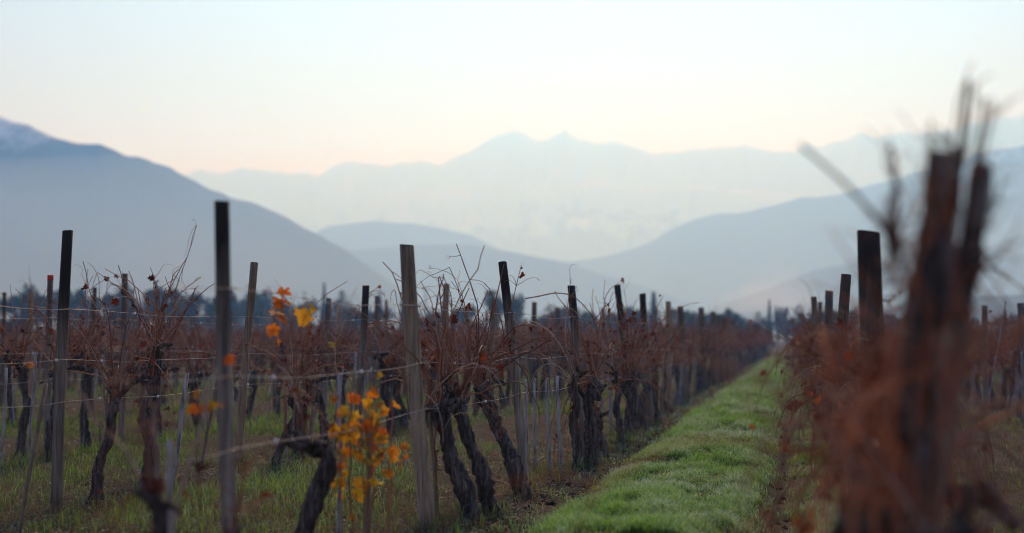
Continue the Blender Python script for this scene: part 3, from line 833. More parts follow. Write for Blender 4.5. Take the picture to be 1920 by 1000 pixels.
post_px('L5', (653, 707), (655, 588), 6, 'short olive post in the fifth row left of the path')
post_px('R1', (1612, 1642), (1772, 288), 48, 'big blurred leaning post, the straighter of the crossed pair', c=(0.1, 0.0, 0.1))
post_px('R1', (1650, 1642), (1830, 312), 42, 'big blurred post leaning most, forming a V with its neighbour', y=3.4, c=(0.1, 0.05, 0.15))
post_px('R1', (1637, 1040), (1630, 435), 42, 'thick dark square topped post beside the blurred pair', c=(0.3, 0.7, 1.0))
post_px('R1', (1566, 875), (1587, 515), 19, 'weathered brown post leaning away from the path', c=(0.5, 0.4, 0.8))
post_px('R1', (1549, 813), (1553, 546), 15, 'round topped grey post beside yellow leaves at the path', c=(0.2, 0.3, 0.6))
post_px('R1', (1537, 790), (1527, 557), 11, 'slim brown post at the dense dead leaf bush', c=(0.7, 0.3, 0.3))
post_px('R1', (1541, 765), (1537, 567), 8, 'thin post half hidden between two path side posts')
post_px('R2', (1850, 760), (1847, 573), 11, 'thin dark post behind the pale slanting stake')
post_px('R2', (1926, 786), (1914, 569), 13, 'dark leaning post at the picture edge beyond the blurred vine')
post_px('R3', (1884, 711), (1884, 582), 7, 'short far post behind the pale slanting stake')

def post_run(row, y0, y1, step):
    k0 = len(POSTS.get(row, [])); y_ = y0; k = k0
    while y_ < y1:
        x_ = ROWX[row] + random.gauss(0, 0.06)
        if in_view(np.array([x_]), np.array([y_]), 20)[0]:
            H = random.uniform(1.72, 2.08)
            b_ = np.array([x_, y_, gz1(x_, y_)]); t_ = b_ + (random.gauss(0, 0.05), random.gauss(0, 0.05), H)
            far_ = y_ > 52
            lab = ('distant grey post in the %s, beyond its larger posts' % row_name(row)) if far_ else '%s post along the %s' % (WORDS[k] if k < 18 else 'far', row_name(row))
            make_post(b_, t_, random.uniform(0.036, 0.05), lab, ('distant posts in the ' + row_name(row)) if far_ else 'wooden posts of the vineyard rows', False)
            POSTS.setdefault(row, []).append((y_, b_, t_, 0.04)); k += 1
        y_ += step * random.uniform(0.9, 1.1)
post_run('L1', 72, 118, 7); post_run('L2', 44, 112, 5.2); post_run('L3', 32.5, 112, 5); post_run('L4', 43, 110, 5)
post_run('L5', 50, 108, 5); post_run('L6', 27, 108, 4.6); post_run('L7', 30, 105, 5); post_run('L8', 33, 105, 5.5); post_run('L9', 37, 104, 6); post_run('L10', 40, 104, 7); post_run('L11', 44, 100, 8); post_run('L12', 50, 100, 9)
post_run('R1', 33, 90, 6); post_run('R2', 31, 90, 5.5); post_run('R3', 50, 90, 6)
for r_ in POSTS: POSTS[r_].sort(key=lambda q: q[0])

# ------------------------------------------------------------------ trellis wires
def row_x(row, y_, z_):
    ps = POSTS.get(row, [])
    if len(ps) < 2: return ROWX[row]
    ys = [q[0] for q in ps]
    xs = [q[1][0] + (q[2][0] - q[1][0]) * (z_ / max(0.5, q[2][2])) + q[3] for q in ps]
    return float(np.interp(y_, ys, xs))
def wire(row, h, y0, y1, what):
    pts, mb = [], MB()
    ps = [q[0] for q in POSTS[row] if y0 < q[0] < y1]
    ks = [y0] + ps + [y1]
    for a, b in zip(ks[:-1], ks[1:]):
        m = 7
        for i in range(m):
            u = i / m; yy = a + (b - a) * u
            pts.append((row_x(row, yy, h), yy, h - 0.03 * sin(u * pi) * min(1, (b - a) / 3) + 0.006 * sin(yy * 3.1 + h * 9)))
    pts.append((row_x(row, y1, h), y1, h))
    mb.tube(np.array(pts), 0.0017, 5, False)
    o = mb.build('trellis_wire', m_wire)
    tag(o, '%s along the posts of the %s' % (what, row_name(row)), 'wire', 'trellis wires')
    yy = y0 + 1
    while yy < min(y1, 26):
        if random.random() < 0.55:
            i = min(range(len(pts)), key=lambda j: abs(pts[j][1] - yy)); p = pts[i]
            c = MB(); c.box((p[0] - 0.006, p[1] - 0.010, p[2] - 0.009), (p[0] + 0.006, p[1] + 0.010, p[2] + 0.011)); c.build('clip', m_clip, o)
        yy += random.uniform(0.7, 1.6)
    tw = MB()
    yy = y0 + 0.6
    while yy < min(y1, 34):                                   # dry tendrils still gripping the wire
        i = min(range(len(pts)), key=lambda j: abs(pts[j][1] - yy)); p = np.array(pts[i])
        a = np.linspace(0, random.uniform(9, 22), 22)
        tw.tube(np.stack([p[0] + 0.005 * np.cos(a), p[1] + a * 0.003, p[2] + 0.005 * np.sin(a)], 1), 0.0012, 3, False)
        if random.random() < 0.5: add_tendril(tw, p, 0.022)
        yy += random.uniform(0.08, 0.35) if h > 1.4 else random.uniform(0.5, 1.2)
    tw.build('dry_tendril', m_cane, o)['kind'] = 'stuff'
for row_, a_, b_ in (('L1', 5.0, 60), ('L2', 8.5, 60), ('L3', 13, 55), ('L4', 19, 55), ('L5', 24, 55), ('R1', 4.2, 40), ('R2', 17, 50)):
    for h_, n_ in ((0.78, 'lowest thin wire'), (1.08, 'middle thin wire'), (1.46, 'topmost tendrilled wire')):
        wire(row_, h_, a_, b_, n_)

# ------------------------------------------------------------------ vines at known places
def hero(row, b, h, label, **kw):
    """a vine known by the pixels of its foot and of the head of its trunk"""
    base = on_ground(*b); base[2] = gz1(base[0], base[1])
    head = at_y(h[0], h[1], base[1] + kw.pop('dy', 0.0)) - base
    v = make_vine(head=head, **kw)
    v.location = tuple(base)
    HERO.setdefault(row, []).append(base[1])
    return tag(v, label, 'grapevine', 'grapevines')
HERO = {}
GA = dict(n_cane=19, n_leaf=10, up=0.80, thick=1.25, density=0.75)
hero('L1', (885, 975), (826, 768), 'slanting vine with thick bark, closest of the three leaning trunks', r0=0.054, berries=3, gnarl=0.022, **GA)
hero('L1', (926, 966), (850, 738), 'slanting vine with bent foot, middle of the three leaning trunks', r0=0.049, berries=3, gnarl=0.028, **GA)
hero('L1', (982, 922), (903, 735), 'most slanting vine of the three leaning trunks, beside thin white stakes', r0=0.055, berries=3, gnarl=0.02, **GA)
hero('L1', (1084, 868), (1076, 722), 'vine with thin upright trunk against the looping shoot post', r0=0.042, berries=2, **GA)
hero('L1', (1108, 864), (1112, 716), 'stout vine hugging the looping shoot post', r0=0.055, berries=1, **GA)
hero('L1', (1131, 846), (1118, 770), 'stumpy vine leaning toward the looping shoot post', r0=0.055, n_cane=12, n_leaf=5, up=0.5)
hero('L1', (1166, 828), (1155, 712), 'slim vine before the leaf wrapped post', r0=0.038, **GA)
hero('L1', (1180, 822), (1172, 714), 'vine pressed against the leaf wrapped post', r0=0.046, n_cane=30, n_leaf=34, up=0.85, hang=0.15, leafsize=0.06)
hero('L1', (1191, 815), (1186, 706), 'vine just past the leaf wrapped post', r0=0.046, **GA)
hero('L1', (1212, 802), (1205, 700), 'crooked vine between the leaf wrapped and the dark post', r0=0.05, gnarl=0.06, **GA)
hero('L1', (1232, 790), (1226, 694), 'vine just before the ochre post', r0=0.045, **GA)
b_ = on_ground(556, 1078); b_[2] = gz1(b_[0], b_[1])
pp = np.array([at_y(a, c, b_[1]) for a, c in ((554, 1085), (560, 1040), (572, 990), (586, 945), (600, 905), (612, 878), (616, 858), (606, 842), (590, 838))]) - b_
t0 = np.linspace(0, 1, len(pp)); t1 = np.linspace(0, 1, 30)
pp = np.stack([np.interp(t1, t0, pp[:, k]) for k in range(3)], 1); pp[1:-1] = .25 * pp[:-2] + .5 * pp[1:-1] + .25 * pp[2:]
v_ = make_vine(r0=0.044, path=pp, arms=(0.0, 0.16), n_cane=3, n_leaf=2, up=0.8, hang=0.0, spread=0.25, lean=(-0.3, -0.1))
v_.location = tuple(b_); tag(v_, 'blurred black gnarled vine with a bent elbow beside the yellow leaves', 'grapevine', 'grapevines'); HERO['L1'].append(b_[1])
for (px, py, s) in ((512, 590, .11), (525, 565, .10), (533, 545, .08), (515, 615, .08), (537, 560, .06), (575, 588, .105), (583, 575, .06), (572, 600, .06), (520, 640, .04), (620, 645, .04)):
    add_leaf(v_, at_y(px, py, 7.9 + random.gauss(0, .1)), s, m_orange if px < 545 else m_yellow)
# elbow and shoots of that vine
eb = MB(); p0 = at_y(602, 842, b_[1]); p1 = at_y(575, 842, b_[1] - .03); p2 = at_y(545, 832, 7.65); p3 = at_y(533, 820, 7.6); l0 = np.array(v_.location)
eb.tube([p0 - l0, p1 - l0 + (0, 0, .01), p2 - l0, p3 - l0], [0.036, 0.030, 0.026, 0.018], 10, True, 0.08); eb.build('arm', bark.m, v_)
for k in range(4):
    q = cane_path(p2 - l0 + rng.normal(0, 0.02, 3), (random.gauss(0.02, 0.08), random.gauss(0, .1), 1), random.uniform(0.5, 0.98), 0.1, 0.06, 10)
    mb = MB(); mb.tube(q, node_radii(len(q), 0.0042, 0.002), 5, False, 0, None, random.random()); mb.build('cane', m_cane, v_)
# young vine with yellow leaves
yb = on_ground(690, 1068); yb[2] = gz1(yb[0], yb[1]); yv = empty('young_vine', yb)
for tx, ty, w0 in ((655, 735, 0.006), (697, 700, 0.006), (735, 752, 0.008), (680, 760, 0.005)):
    bot = np.array([(tx - 690) / F * 8 * 0.8, 0, -0.02]); top_ = at_y(tx, ty, yb[1]) - yb
    tt = np.linspace(0, 1, 12)[:, None]; q = bot * (1 - tt) + top_ * tt + rng.normal(0, 0.008, (12, 3))
    mb = MB(); mb.tube(q, node_radii(12, w0, w0 * .5), 6, False, 0, None, random.random()); mb.build('stem', m_cane, yv)
for (px, py) in [(622, 742), (624, 785), (620, 812), (660, 765), (668, 798), (690, 752), (697, 702), (700, 738), (720, 770), (746, 755), (680, 830), (650, 842), (655, 870), (690, 850), (706, 880), (674, 890),
                 (626, 910), (640, 935), (664, 957), (720, 850), (745, 855), (768, 852), (690, 905), (710, 820), (658, 820), (640, 768), (700, 790), (632, 880), (682, 780), (695, 812), (664, 905), (715, 800), (735, 830), (700, 865),
                 (648, 800), (672, 745), (686, 870), (700, 900), (660, 850), (752, 868), (728, 815), (645, 895), (683, 925), (708, 760), (668, 815), (700, 835), (676, 855), (655, 820), (640, 850), (694, 790), (714, 870), (730, 850)] + [(random.gauss(685, 42), random.uniform(735, 940)) for k in range(34)]:
    add_leaf(yv, at_y(px + random.gauss(0, 7), py + random.gauss(0, 7), yb[1] + random.gauss(0, 0.12)), random.uniform(0.045, 0.078), m_yellow if random.random() < 0.8 else m_orange)
tag(yv, 'young vine still covered in yellow and orange autumn leaves', 'grapevine', 'grapevines')
HERO['L1'] += [yb[1] - 0.1, 9.2, 5.0, 6.2]
# row two
GB = dict(n_cane=17, n_leaf=12, up=0.76, thick=1.2, density=0.75)
hero('L2', (180, 932), (215, 745), 'thin vine with leaning trunk and knobbed head in dry grass', r0=0.036, **GB)
hero('L2', (283, 900), (294, 655), 'thick gnarled vine with twisted S shaped trunk', r0=0.058, gnarl=0.06, **GB)
hero('L2', (515, 876), (556, 742), 'slender leaning vine with a pale whitish foot', r0=0.034, gnarl=0.05, n_cane=16, n_leaf=8, up=0.75, arms=(0.2, 0.1))
hero('L2', (640, 822), (640, 700), 'vine beside the wire looped post, second row', r0=0.05, **GB)
v_ = hero('L3', (96, 862), (112, 690), 'black gnarled vine behind the tall weathered post', r0=0.05, **GB)
v_ = hero('L3', (40, 848), (42, 690), 'vine carrying one bright cluster of yellow leaves', r0=0.042, **GB)
for k in range(13):
    add_leaf(v_, at_y(40 + random.gauss(0, 13), 680 + random.gauss(0, 6), 14.6 + random.gauss(0, .06)), random.uniform(0.05, 0.085), m_yellow)
hero('L3', (160, 842), (165, 690), 'bushy vine with red shoots past the tall weathered post', r0=0.045, n_cane=32, n_leaf=26, up=0.82)
v_ = hero('L3', (295, 826), (294, 690), 'vine with one tall shoot ending in a dark tuft', r0=0.045, **GB)
q = np.array([at_y(px, py, 16.2) for px, py in ((292, 690), (288, 650), (296, 610), (290, 575), (292, 540), (293, 532))]) - np.array(v_.location)
mb = MB(); mb.tube(q, [.008, .007, .0065, .006, .006, .006], 6, False); mb.build('cane', m_cane, v_)
mb = MB()
for k in range(9):
    a_, f_ = leaf_geo(0.035, 1.5); mb.add(a_ @ rot_matrix(rng.normal(0, 1, 3)).T + q[-1] + rng.normal(0, 0.018, 3), f_)
mb.build('dark_tuft', bark.m, v_)

# row beside the camera: leafy blurred vines
GR = dict(n_cane=28, n_leaf=16, up=0.60, hang=0.55, spread=0.45, leafsize=0.055, density=1.6, thick=0.95, zmax=1.32)
rv = [(3.3, 0.040, 'blurred vine growing up between the two crossed foreground posts'), (4.6, 0.05, 'blurred rusty vine close behind the crossed posts'), (5.7, 0.05, 'blurred rusty red vine just past the crossed posts'), (6.7, 0.05, 'blurred vine just before the thick square topped post'),
      (7.7, 0.05, 'vine clinging to the thick square topped post'), (9.0, 0.05, 'red vine one step past the square topped post'), (10.4, 0.048, 'red vine hanging towards the path before the leaning brown post'), (12.0, 0.046, 'vine at the foot of the leaning brown post'),
      (14.4, 0.045, 'pale caned vine past the leaning brown post'), (16.6, 0.045, 'vine carrying small yellow leaves above the path'), (18.8, 0.045, 'vine beside the round topped post'), (20.5, 0.045, 'vine by the slim brown post')]
RV = []
for y_, r_, lab in rv:
    x_ = 0.47 + random.gauss(0, 0.03)
    if y_ < 4: x_ = 0.27
    elif y_ < 5: x_ = 0.40
    v = make_vine(head=(random.gauss(0, 0.05), random.gauss(0, 0.06), random.uniform(0.78, 0.9)), r0=r_, **dict(GR, up=0.55 if y_ < 6 else 0.62, thick=0.7 if y_ < 4 else 0.95, n_leaf=2 if y_ < 4 else 16, lean=(-0.14, 0) if y_ < 6.5 else (-0.08, 0), n_cane=20 if y_ < 5 else 28))
    v.location = (x_, y_, gz1(x_, y_)); tag(v, lab, 'grapevine', 'grapevines'); RV.append(v)
    HERO.setdefault('R1', []).append(y_)
v0 = RV[0]; l0 = np.array(v0.location)
def px_cane(v, pts, y_, r0, r1, name='cane', mat=None):
    q = np.array([at_y(a, b, y_ + (c[0] if c else 0)) for a, b, *c in pts]) - np.array(v.location)
    t0 = np.linspace(0, 1, len(q)); t1 = np.linspace(0, 1, len(q) * 3)
    q = np.stack([np.interp(t1, t0, q[:, k]) for k in range(3)], 1)
    q[1:-1] = 0.25 * q[:-2] + 0.5 * q[1:-1] + 0.25 * q[2:]
    mb = MB(); mb.tube(q, node_radii(len(q), r0, r1), 6, True, 0, None, random.random()); return mb.build(name, mat or m_cane, v)
def px_spray(v, pts, y_, r0, r1, n=3, jit=9):
    """one stout shoot and some thinner ones beside it, with side twigs"""
    px_cane(v, pts, y_, r0, r1, mat=m_cane_dark)
    for k in range(n):
        j = [(a + random.gauss(0, jit) * (i + 1) / len(pts), b + random.gauss(0, jit) + random.uniform(0, 25) * (i == len(pts) - 1)) for i, (a, b) in enumerate(pts)]
        o = px_cane(v, j, y_ + random.gauss(0, .05), r0 * 0.55, r1 * 0.5, mat=m_cane_dark if k % 2 else m_cane)
        for s in range(3):
            a, b = j[random.randrange(1, len(j))]
            p = at_y(a + random.gauss(0, 4), b + random.uniform(0, 40), y_) - np.array(v.location)
            mb = MB(); mb.tube(cane_path(p, (random.gauss(0, .5), random.gauss(0, .5), .7), random.uniform(.06, .16), .2, .35, 6), np.linspace(r0 * .35, r0 * .15, 7), 4, False, 0, None, random.random()); mb.build('twig', m_cane_dark, v)
px_cane(v0, [(1700, 520), (1655, 420), (1600, 360), (1555, 318), (1500, 272)], 3.22, 0.0058, 0.0036, mat=m_cane_dark)
px_spray(v0, [(1690, 500), (1680, 420), (1678, 350), (1668, 270)], 3.22, 0.0067, 0.0030)
px_spray(v0, [(1665, 520), (1672, 440), (1660, 400), (1672, 370)], 3.32, 0.0044, 0.0022)
px_spray(v0, [(1770, 560), (1790, 400), (1805, 280), (1815, 150)], 3.32, 0.0059, 0.0044)
px_spray(v0, [(1780, 560), (1815, 400), (1830, 300), (1848, 185)], 3.32, 0.0052, 0.0037)
px_spray(v0, [(1720, 520), (1735, 400), (1748, 300), (1745, 225)], 3.32, 0.0044, 0.0022)
px_spray(v0, [(1750, 540), (1785, 380), (1795, 290), (1762, 240)], 3.27, 0.0044, 0.0030)
px_spray(v0, [(1700, 560), (1730, 430), (1750, 360), (1760, 300)], 3.22, 0.0052, 0.0030)
px_cane(v0, [(1780, 520), (1830, 470), (1850, 480), (1880, 465), (1925, 448)], 3.32, 0.0044, 0.0022, mat=m_cane_dark)
px_cane(v0, [(1830, 520), (1840, 450), (1860, 400), (1880, 340), (1890, 310)], 3.32, 0.0030, 0.0015, mat=m_cane_dark)
px_cane(v0, [(1880, 465), (1908, 430), (1910, 395)], 3.32, 0.0019, 0.0011, mat=m_cane_dark)
px_spray(v0, [(1820, 560), (1845, 480), (1838, 430), (1855, 390), (1862, 330)], 3.32, 0.0037, 0.0015)
for k in range(24):                                     # twisted dry shoots round the crossed posts
    a, b = (random.uniform(1650, 1730), random.uniform(440, 540)) if k % 2 else (random.uniform(1790, 1860), random.uniform(440, 540))
    p = at_y(a, b, 3.3 + random.gauss(0, .10)) - l0
    q = cane_path(p, rng.normal(0, 0.6, 3) + (0, 0, .35), random.uniform(0.09, 0.22), 0.3, 0.45, 9)
    mb = MB(); mb.tube(q, np.linspace(0.003, 0.0013, 10), 4, False, 0, None, random.random()); mb.build('twig', m_cane_dark, v0)
kn = MB()
for a, b, r_ in ((1745, 500, .03), (1725, 560, .036), (1760, 540, .03), (1720, 650, .036), (1715, 760, .036), (1712, 900, .038)):
    p = at_y(a, b, 3.25) - l0
    kn.tube([p - (0.01, 0, .09), p - (0, 0, .04), p + (0.01, 0, .04), p + (0.02, 0, .10)], [r_ * .8, r_ * 1.1, r_, r_ * .7], 12, True, 0.06)
kn.build('old_wood', bark.m, v0)
for k in range(46):                                     # fine rusty shoots climbing round the crossed posts
    a, b = random.uniform(1672, 1800), random.uniform(430, 820)
    p = at_y(a, b, 3.3 + random.gauss(0, .09)) - l0
    q = cane_path(p, (random.gauss(0.12, .22), random.gauss(0, .25), random.choice([1, 1, -.6])), random.uniform(0.15, 0.42), 0.15, 0.14, 9)
    mb = MB(); mb.tube(q, node_radii(10, 0.0030, 0.0014), 4, False, 0, None, random.random()); mb.build('cane', m_cane_rust, v0)
for k in range(26):                                     # and trailing down on the path side
    a, b = random.uniform(1560, 1700), random.uniform(560, 800)
    p = at_y(a, b, 3.5 + random.gauss(0, .25)) - l0
    q = cane_path(p, (random.gauss(-0.05, .15), random.gauss(0, .3), random.uniform(-1, -.4)), random.uniform(0.25, 0.6), 0.3, 0.12, 9)
    mb = MB(); mb.tube(q, node_radii(10, 0.0030, 0.0014), 4, False, 0, None, random.random()); mb.build('cane', m_cane_rust, v0)
for k in range(64):                                     # rusty shoots hanging towards the path
    v = RV[random.choice([0, 0, 0, 1, 1, 1, 2, 2, 2, 3, 3, 4, 5])]; y_ = v.location.y + random.gauss(0, .25)
    p = np.array([v.location.x + random.gauss(-0.07, .06), y_, random.uniform(0.85, 1.30)])
    q = cane_path(p - np.array(v.location), (random.gauss(-0.03, 0.13), random.gauss(0, 0.4), random.uniform(-1.0, .25)), random.uniform(0.55, 1.0), 0.7, 0.13, 11)
    mb = MB(); mb.tube(q, node_radii(12, random.uniform(0.003, 0.0052), 0.002), 5, False, 0, None, random.random())
    for s in range(4):
        i = random.randrange(2, 11); mb.tube(cane_path(q[i], rng.normal(0, .6, 3) + (0, 0, -.2), random.uniform(.15, .35), .4, .25, 5), np.linspace(.003, .0012, 6), 3, False, 0, None, random.random())
    mb.build('cane', m_cane_rust if k % 3 else m_cane, v)
for k in range(6):                                     # and a few on the far side of the row
    v = RV[random.choice([0, 1, 1])]; y_ = v.location.y + random.gauss(0, .25)
    p = np.array([v.location.x + 0.05, y_, random.uniform(0.85, 1.15)])
    q = cane_path(p - np.array(v.location), (random.uniform(0.3, 0.9), random.gauss(0, 0.3), random.uniform(0.1, .6)), random.uniform(0.45, 0.8), 0.35, 0.12, 10)
    mb = MB(); mb.tube(q, node_radii(11, 0.0045, 0.002), 4, False, 0, None, random.random()); mb.build('cane', m_cane, v)
for (px, py, vi, s, y_, m_) in ((1518, 968, 1, .10, 4.6, m_orange), (1500, 975, 1, .05, 4.6, m_orange), (1597, 762, 3, .075, 6.8, m_orange), (1578, 742, 3, .07, 7.4, m_yellow), (1590, 795, 4, .05, 7.7, m_yellow), (1600, 830, 3, .06, 6.9, m_orange),
                                (1535, 688, 9, .09, 16.5, m_yellow), (1529, 697, 9, .06, 16.5, m_orange), (1537, 705, 9, .06, 16.6, m_yellow), (1537, 747, 6, .08, 10.3, m_orange), (1610, 860, 2, .05, 5.8, m_yellow), (1590, 690, 4, .05, 7.7, m_orange), (1517, 738, 6, .05, 10.5, m_orange),
                                (1562, 815, 3, .06, 6.6, m_orange), (1571, 790, 3, .06, 6.7, m_orange)):
    add_leaf(RV[vi], at_y(px, py, y_), s, m_)
# dense bush of dead leaves overhanging the path end
db = make_vine(head=(-0.1, 0, 0.85), r0=0.06, n_cane=40, level=1, up=0.5, hang=0.7, spread=0.9, n_leaf=150, leafsize=0.13, arms=(0.5, 0.5))
db.location = (0.30, 29.5, gz1(0.3, 29.5)); tag(db, 'dense vine thick with dead brown leaves overhanging the path', 'grapevine', 'grapevines'); HERO['R1'].append(29.5)
# low vines under the lower picture edge, with their blurred tops in view
v = make_vine(head=(0.0, 0, 0.73), r0=0.026, n_cane=5, n_leaf=2, up=0.35, hang=0.3, leafsize=0.05, arms=(0.04, 0.0))
v.location = (-2.20, 4.62, gz1(-2.20, 4.62)); tag(v, 'blurred low vine whose small dark head shows at the lower edge', 'grapevine', 'grapevines')
v = make_vine(head=(0.0, 0, 0.48), r0=0.022, n_cane=4, n_leaf=1, up=0.30, hang=0.2, leafsize=0.05, arms=(0.04, 0.0))
v.location = (-2.2, 5.3, gz1(-2.2, 5.3)); tag(v, 'blurred low vine with one long tan shoot before the grey post', 'grapevine', 'grapevines')
px_cane(v, [(318, 1010), (345, 900), (372, 820), (405, 690)], 5.3, 0.007, 0.004)
px_cane(v, [(375, 960), (372, 880), (368, 800), (372, 742)], 5.3, 0.004, 0.002)
add_leaf(v, at_y(372, 872, 5.3), .055, m_dead, 'dead_leaf')
add_leaf(v, at_y(350, 925, 5.3), .04, m_dead, 'dead_leaf')
for (px, py, s, m_) in ((368, 738, .05, m_yellow), (365, 760, .055, m_orange), (392, 757, .05, m_yellow), (378, 764, .045, m_orange), (430, 670, .05, m_orange), (412, 760, .03, m_yellow)): add_leaf(v, at_y(px, py, 5.5), s, m_)

# ------------------------------------------------------------------ the other vines: copies of a few kinds
KIND = {2: [], 1: []}
for k in range(5):
    KIND[2].append(make_vine(head=(random.gauss(-0.03, 0.06), random.gauss(-0.05, 0.12), random.uniform(0.74, 0.88)), r0=random.uniform(0.042, 0.058), n_cane=18, n_leaf=11, up=0.72, thick=1.2, density=0.75, hang=0.28, gnarl=0.045))
for k in range(7):
    KIND[1].append(make_vine(head=(random.gauss(-0.03, 0.06), random.gauss(-0.05, 0.12), random.uniform(0.74, 0.90)), r0=random.uniform(0.042, 0.058), n_cane=20, level=1, n_leaf=16, leafsize=0.06, up=0.70, thick=1.2, density=0.75, hang=0.28, gnarl=0.045))
ALLV = []
y_first = {'L1': 20.4, 'L2': 14.6, 'L3': 13.0, 'L4': 17.5, 'L5': 22, 'L6': 26, 'L7': 30, 'L8': 33, 'L9': 37, 'L10': 41, 'L11': 45, 'L12': 49, 'L13': 54, 'L14': 58, 'R1': 22.0, 'R2': 15.5, 'R3': 30, 'R4': 45}
for r_, y_ in y_first.items():
    while y_ < 112:
        if not any(abs(y_ - q) < 0.55 for q in HERO.get(r_, [])) and not (r_ in ('R1', 'R2', 'R3', 'R4') and y_ > 75):
            x_ = ROWX[r_] + random.gauss(0, 0.07)
            if in_view(np.array([x_]), np.array([y_]), 40)[0]: ALLV.append((math.hypot(x_, y_), r_, x_, y_))
        y_ += random.uniform(0.95, 1.25)
ALLV.sort()
near, far = ALLV[:262], ALLV[262:]
used = set()
def bay(r_, y_):
    ps = [q[0] for q in POSTS.get(r_, [])]
    return sum(1 for q in ps if q < y_), len(ps)
COUNT = {}
def count_label(what, r_, b_, n_):
    where = 'before the first post' if b_ == 0 else 'past the last post' if b_ == n_ else 'between the %s and %s posts' % (WORDS[min(b_, 18) - 1], WORDS[min(b_, 17)])
    k = COUNT[(what, r_, b_)] = COUNT.get((what, r_, b_), 0) + 1
    return '%s %s %s, %s' % (WORDS[k - 1] if k <= 18 else 'further', what, where, row_name(r_))
near = sorted(near, key=lambda q: q[3])
for i, (d_, r_, x_, y_) in enumerate(near):
    lv = 2 if d_ < 21 else 1
    j = random.randrange(len(KIND[lv]))
    src = KIND[lv][j]
    o = src if (lv, j) not in used else copy_tree(src)
    used.add((lv, j))
    o.location = (x_, y_, gz1(x_, y_)); o.rotation_euler = (0, 0, random.choice([0, pi]) + random.gauss(0, 0.25)); s = random.uniform(0.9, 1.1); o.scale = (s, s, s * random.uniform(0.95, 1.1))
    b_, n_ = bay(r_, y_)
    o['category'] = 'grapevine'
    if d_ < 46:
        o['label'] = count_label('red caned vine', r_, b_, n_); o['group'] = 'grapevines'
    else:
        o['label'] = 'small distant bare vine in the ' + row_name(r_); o['group'] = 'distant grapevines of the ' + row_name(r_)
for (lv, js) in KIND.items():
    for j, o in enumerate(js):
        if (lv, j) not in used:
            for c in list(o.children_recursive): bpy.data.objects.remove(c)
            bpy.data.objects.remove(o)
# beyond about three hundred: one mass
LOD = [make_vine(head=(random.gauss(0, .06), random.gauss(0, .1), random.uniform(0.74, 0.9)), r0=0.05, n_cane=22, level=0, up=0.66, hang=0.28, n_leaf=30, leafsize=0.075, thick=1.5) for k in range(6)]
def mass(idx_, name, mat, label):
    V, Fq, Ft, A, n = [], [], [], [], 0
    base = []
    for t_ in LOD:
        m = t_[idx_]; v = np.concatenate(m.v); q = np.array([f for f in m.f if len(f) == 4]); base.append((v, q, np.concatenate(m.at)))
    r2 = random.Random(5)
    for d_, r_, x_, y_ in far:
        v, q, a = base[(int(y_ * 37) + int(abs(x_) * 11)) % 6]
        an = r2.uniform(0, 6.28); c, s = cos(an), sin(an)
        w_ = np.stack([v[:, 0] * c - v[:, 1] * s, v[:, 0] * s + v[:, 1] * c, v[:, 2] * r2.uniform(.95, 1.1)], 1) + (x_, y_, gz1(x_, y_))
        V.append(w_); Fq.append(q + n); A.append((a + r2.random()) % 1.0); n += len(v)
    tag(mesh_obj(name, np.concatenate(V), np.concatenate(Fq), mat, None, True, {'tone': np.concatenate(A)}), label, None, None, 'stuff')
mass(0, 'distant_vine_trunks', bark.m, 'dark trunks of the distant vines massed towards the tree line')
mass(1, 'distant_vine_canes', m_cane, 'red brown canes of the distant vines massed towards the tree line')
mass(2, 'distant_vine_leaves', m_dead, 'dead leaves of the distant vines massed towards the tree line')

# looping dry shoots along the top of the path side row
v_ = [o for o in C.objects if o.get('label', '').startswith('stout vine hugging')][0]
px_cane(v_, [(985, 560), (1010, 556), (1040, 549), (1070, 552), (1095, 572), (1115, 600), (1122, 640), (1118, 690)], 14.4, 0.006, 0.003)
px_cane(v_, [(1095, 615), (1120, 595), (1135, 575), (1150, 560)], 14.6, 0.004, 0.002)
v_ = [o for o in C.objects if o.get('label', '').startswith('vine pressed against')][0]
px_cane(v_, [(1135, 655), (1132, 600), (1133, 560), (1145, 540), (1162, 530)], 17.4, 0.007, 0.003)
px_cane(v_, [(1163, 560), (1172, 580), (1168, 610), (1176, 650)], 17.4, 0.005, 0.003)
px_cane(v_, [(1145, 620), (1140, 575), (1150, 545), (1158, 560), (1150, 600)], 17.2, 0.005, 0.003)
v_ = [o for o in C.objects if o.get('label', '').startswith('slanting vine with bent foot')][0]
px_cane(v_, [(860, 720), (838, 640), (826, 570), (822, 520)], 10.6, 0.006, 0.004)
px_cane(v_, [(826, 560), (835, 545), (828, 530), (824, 518)], 10.6, 0.004, 0.003)
px_cane(v_, [(900, 700), (915, 620), (935, 540), (945, 495)], 11.0, 0.006, 0.003)
px_cane(v_, [(870, 720), (880, 620), (905, 570), (915, 545)], 10.8, 0.006, 0.003)
px_cane(v_, [(842, 720), (846, 620), (870, 560), (880, 540)], 10.5, 0.006, 0.003)
v_ = [o for o in C.objects if o.get('label', '').startswith('bushy vine with red')][0]
px_cane(v_, [(150, 690), (155, 620), (160, 570), (162, 520), (165, 505)], 15.3, 0.006, 0.003)
px_cane(v_, [(160, 690), (165, 600), (170, 550), (180, 515), (185, 510)], 15.3, 0.006, 0.003)
px_cane(v_, [(262, 640), (262, 580), (250, 530), (241, 508)], 15.3, 0.006, 0.003)
v_ = [o for o in C.objects if o.get('label', '').startswith('thick gnarled vine')][0]
px_cane(v_, [(300, 660), (312, 620), (330, 580), (355, 560), (372, 535)], 12.4, 0.006, 0.003)
px_cane(v_, [(310, 660), (340, 600), (360, 560), (366, 540)], 12.4, 0.006, 0.003)
px_cane(v_, [(285, 650), (268, 600), (262, 560), (258, 540)], 12.4, 0.006, 0.003)
